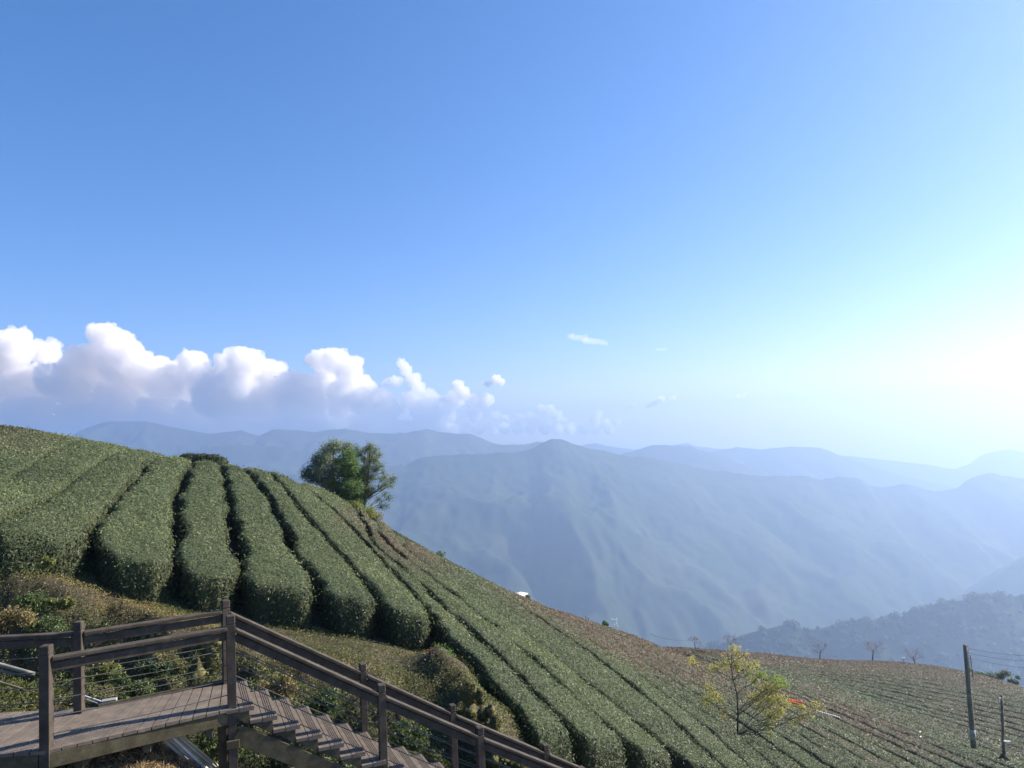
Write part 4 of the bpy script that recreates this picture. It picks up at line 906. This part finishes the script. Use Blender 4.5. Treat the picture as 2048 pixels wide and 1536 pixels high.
WR = [(1380,1300),(1430,1290),(1500,1266),(1574,1248),(1611,1260),(1641,1257),(1700,1240),(1737,1240),(1808,1233),(1823,1215),(1849,1217),(1878,1205),(1893,1200),(1908,1202),(1930,1200),(1956,1192),(2048,1192),(2200,1180),(2400,1160)]
wooded = range_mesh('wooded_ridge', WR, 1400, 560, 360, 'nearer wooded ridge at the lower right', 220, 60, back=260, amp=16, sc=1/90., seed=51, crest=1)
wooded['kind'] = 'structure'
# tree crowns covering the wooded ridge: one mass
def forest_mass():
    me = wooded.data; n = len(me.vertices); V = np.empty(n*3, np.float32); me.vertices.foreach_get('co', V); V = V.reshape(-1, 3)
    bm = bmesh.new(); bmesh.ops.create_icosphere(bm, subdivisions=1, radius=1.0); IV = np.array([v.co[:] for v in bm.verts]); IF = np.array([[v.index for v in f.verts] for f in bm.faces]); bm.free()
    nx, nv = 220, 73; G_ = V.reshape(nx, -1, 3); k = 2600; a = rng.random(k)*(nx-1.01); b = rng.random(k)**.8*(G_.shape[1]-1.01)
    i, j = a.astype(int), b.astype(int); P = G_[i, j]*(1-(a-i))[:, None]+G_[i+1, j]*(a-i)[:, None]
    px, py = proj(P); ok = (px > 1350) & (px < 2200); P = P[ok]
    VV, TT, LP, LN, LS, LC = [], [], [], [], [], []
    for q, p in enumerate(P):
        r = 4.2+7.5*rng.random()**2.5; c = p+np.array([0, 0, r*.22]); VV.append(c+IV*r*.7); TT.append(IF+len(IV)*q)
        m_ = 52; v = rng.normal(0, 1, (m_, 3)); v[:, 2] = np.abs(v[:, 2])-.2; v /= np.linalg.norm(v, axis=1, keepdims=True)
        lob = 1+.3*vnoise(v[:, 0]*2.2+q, v[:, 1]*2.2, v[:, 2]*2.2, seed=q % 9)
        LP.append(c+v*(r*.95*lob)[:, None]*np.array([1, 1, .85])); LN.append(v); LS.append(np.full(m_, r*.38))
        LC.append((np.array([.026,.040,.015])*rng.uniform(.7, 1.4)+np.array([.03,.028,.0])*rng.random())*rng.uniform(.8, 1.2, (m_, 1)))
    o = leaves('forest', np.concatenate(LP), np.concatenate(LN), np.concatenate(LS), np.concatenate(LC), None, tilt=.4, lift=(0, .1), aspect=.8); tag(o, 'woodland covering the near ridge at the lower right', None, None, 'stuff')
    VA = np.concatenate(VV); i = mesh_np('crown_cores', VA, None, M['hedge'], o, True, None, np.concatenate(TT)); tag(i, kind='stuff')
forest_mass()
# valley floor: one sheet out to the horizon
def valley():
    xs = np.linspace(-6800, 6800, 90); ys = np.linspace(-1400, 5900, 70); X, Yg = np.meshgrid(xs, ys, indexing='ij')
    Z = -760+60*fbm(X/700, Yg/700, seed=71)
    V = np.stack([X, Yg, Z], -1).reshape(-1, 3); o = mesh_np('valley_ground', V, grid_faces(90, 70), MT, None, True); bm_fix(o.data); tag(o, 'valley floor far below the tea hill', None, None, 'structure')
valley()
# ------------------------------------------------------------------ haze
m = MB(); x0, x1, y0, y1, z0, z1 = -7000, 7000, -1500, 6000, -840, 172
m.box(((x0+x1)/2, (y0+y1)/2, (z0+z1)/2), ((x1-x0)/2, 0, 0), (0, (y1-y0)/2, 0), (0, 0, (z1-z0)/2))
hz = bpy.data.materials.new('haze'); hz.use_nodes = True; nt = hz.node_tree; nt.nodes.remove(nt.nodes['Principled BSDF'])
pv = nt.nodes.new('ShaderNodeVolumePrincipled'); pv.inputs['Color'].default_value = (*HAZE_COLOR, 1); pv.inputs['Density'].default_value = HAZE_DENSITY; pv.inputs['Anisotropy'].default_value = HAZE_ANISO
nt.links.new(pv.outputs[0], nt.nodes['Material Output'].inputs['Volume'])
o = m.build('haze', hz); tag(o, 'pale blue haze filling the valley air', None, None, 'stuff')
# ------------------------------------------------------------------ clouds (beyond the haze)
CLOUD = [(40,700,42),(75,705,30),(10,715,45),(-40,720,50),(-90,740,60),(20,760,50),(90,760,40),(60,800,40),(-30,800,60),(200,668,27),(225,690,38),(190,722,45),(250,730,50),(150,727,33),(280,742,35),(305,735,20),(320,762,45),(230,790,60),(150,780,50),(60,830,30),
 (385,730,33),(400,755,30),(355,770,42),(455,728,30),(500,731,37),(530,750,38),(545,775,25),(480,780,50),(440,800,45),(520,800,42),(40,842,26),(120,835,32),(200,830,32),(290,835,28),(385,845,20),(450,840,22),(545,838,24),(600,830,28),
 (640,720,28),(670,720,28),(700,742,30),(715,770,27),(690,790,33),(640,770,32),(740,792,18),(765,790,10),(680,815,28),(620,800,40),(590,765,24),(805,728,11),(813,742,13),(828,762,17),(840,780,14),(790,762,13),(772,766,9),(820,800,22),(780,820,25),(840,822,22),
 (915,772,13),(925,786,16),(905,802,20),(945,802,15),(970,802,17),(978,796,9),(950,828,16),(990,832,12),(1010,836,9),(895,830,18),(870,835,16),(700,840,18),(760,842,16),(740,826,20)]
CL2 = [(990,760,11),(1002,765,9),(975,768,7)], [(1080,818,11),(1100,822,13),(1115,832,13),(1060,832,10),(1040,837,11),(1130,840,6),(1085,842,13),(1063,843,10)], [(1195,830,10),(1188,843,11),(1235,844,8),(1212,845,8)], [(1325,799,8),(1345,798,7),(1310,806,8),(1297,812,5)], [(1478,794,6),(1488,791,4)], [(1265,811,5),(1259,813,3)]
def ico(sub):
    bm = bmesh.new(); bmesh.ops.create_icosphere(bm, subdivisions=sub, radius=1.0); V = np.array([v.co[:] for v in bm.verts]); F_ = np.array([[v.index for v in f.verts] for f in bm.faces]); bm.free(); return V, F_
ICO = {k: ico(k) for k in (1, 2, 3)}
def cloud(pl, Yc, label, vox, density, dis=1.0, jit=.5, squash=1.0, subs=9):
    VV, FF, n = [], [], 0
    def ball(c, r, k, sc_=(1, 1, 1)):
        nonlocal n
        V, F_ = ICO[k]; VV.append(np.asarray(c)+V*r*np.array(sc_)); FF.append(F_+n); n += len(V)
    for (x, y, r) in pl:
        c = at(x, y, Yc); R_ = r/F*Yc; c[1] += rng.normal(0, jit)*R_*1.2
        ball(c, R_*.93, 3, (1, 1.1, squash))
        for k in range(subs):
            v = rng.normal(0, 1, 3); v[2] = abs(v[2])*.8-.1; v[1] -= .4; v /= np.linalg.norm(v); rr = R_*rng.uniform(.22, .48); c2 = c+v*R_*.80*np.array([1, 1, squash])
            ball(c2, rr, 2)
            if rr > vox*3.2:
                for j in range(3):
                    w = v+rng.normal(0, .6, 3); w /= np.linalg.norm(w); ball(c2+w*rr*.85, rr*rng.uniform(.3, .5), 1)
    o = mesh_np('cloud', np.concatenate(VV), None, None, None, True, None, np.concatenate(FF)); me = o.data
    rm = o.modifiers.new('r', 'REMESH'); rm.mode = 'VOXEL'; rm.voxel_size = vox
    for s_, a_ in ((90*dis, 55*dis), (38*dis, 48*dis), (17*dis, 30*dis)):
        tx = bpy.data.textures.new('c', 'CLOUDS'); tx.noise_scale = s_; tx.noise_depth = 2; dm = o.modifiers.new('d', 'DISPLACE'); dm.texture = tx; dm.texture_coords = 'GLOBAL'; dm.strength = a_; dm.mid_level = .5
    cm = bpy.data.materials.new('cloud_vapour'); cm.use_nodes = True; nt = cm.node_tree; nt.nodes.remove(nt.nodes['Principled BSDF'])
    pv = nt.nodes.new('ShaderNodeVolumePrincipled'); pv.inputs['Color'].default_value = (1, .99, .98, 1); pv.inputs['Density'].default_value = density; pv.inputs['Anisotropy'].default_value = .45
    nt.links.new(pv.outputs[0], nt.nodes['Material Output'].inputs['Volume']); me.materials.append(cm)
    tag(o, label, None, None, 'structure'); return o
BASE = [(x, 846+8*math.sin(x*.05), 24+6*math.sin(x*.031+1)) for x in range(-90, 640, 34)]+[(x, 862, 26) for x in range(-80, 900, 40)]
cloud([c for c in CLOUD if c[0] < 870]+[(345,772,30),(330,785,36),(595,775,36),(575,792,38),(125,762,36),(722,802,28),(762,800,26),(862,800,20),(855,830,24),(745,775,12),(430,770,34),(340,815,32),(300,822,30),(380,822,25),(70,812,35),(20,835,30),(160,835,32)]+BASE, 6900, 'bank of white cumulus clouds above the left mountains', 9.5, .021)
cloud([c for c in CLOUD if c[0] >= 870]+[(x, 858, 13) for x in range(880, 1240, 26)]+CL2[1], 6900, 'lower cumulus clouds trailing off right of the tall bank', 7, .032, .55)
for pl, l in zip(CL2[:1]+CL2[2:], ('small separate puff of cloud above the trailing clouds', 'thin low cloud over the central peak', 'small cloud over the right mountains', 'tiny cloud far right', 'tiny cloud left of the small one')):
    cloud(pl, 6900, l, 4.5, .05, .28)
cloud([(1140+i*9, 674+i*1.5, 7+4*math.sin(i*.35+.3)) for i in range(9)], 6900, 'thin smear of cloud alone in the blue sky', 4.5, .0055, .3, .8, .7, 3)
cloud([(1315+i*7, 699, 5) for i in range(3)], 6900, 'tiny smear of cloud right of the thin one', 4, .006, .2, .3, .7, 3)
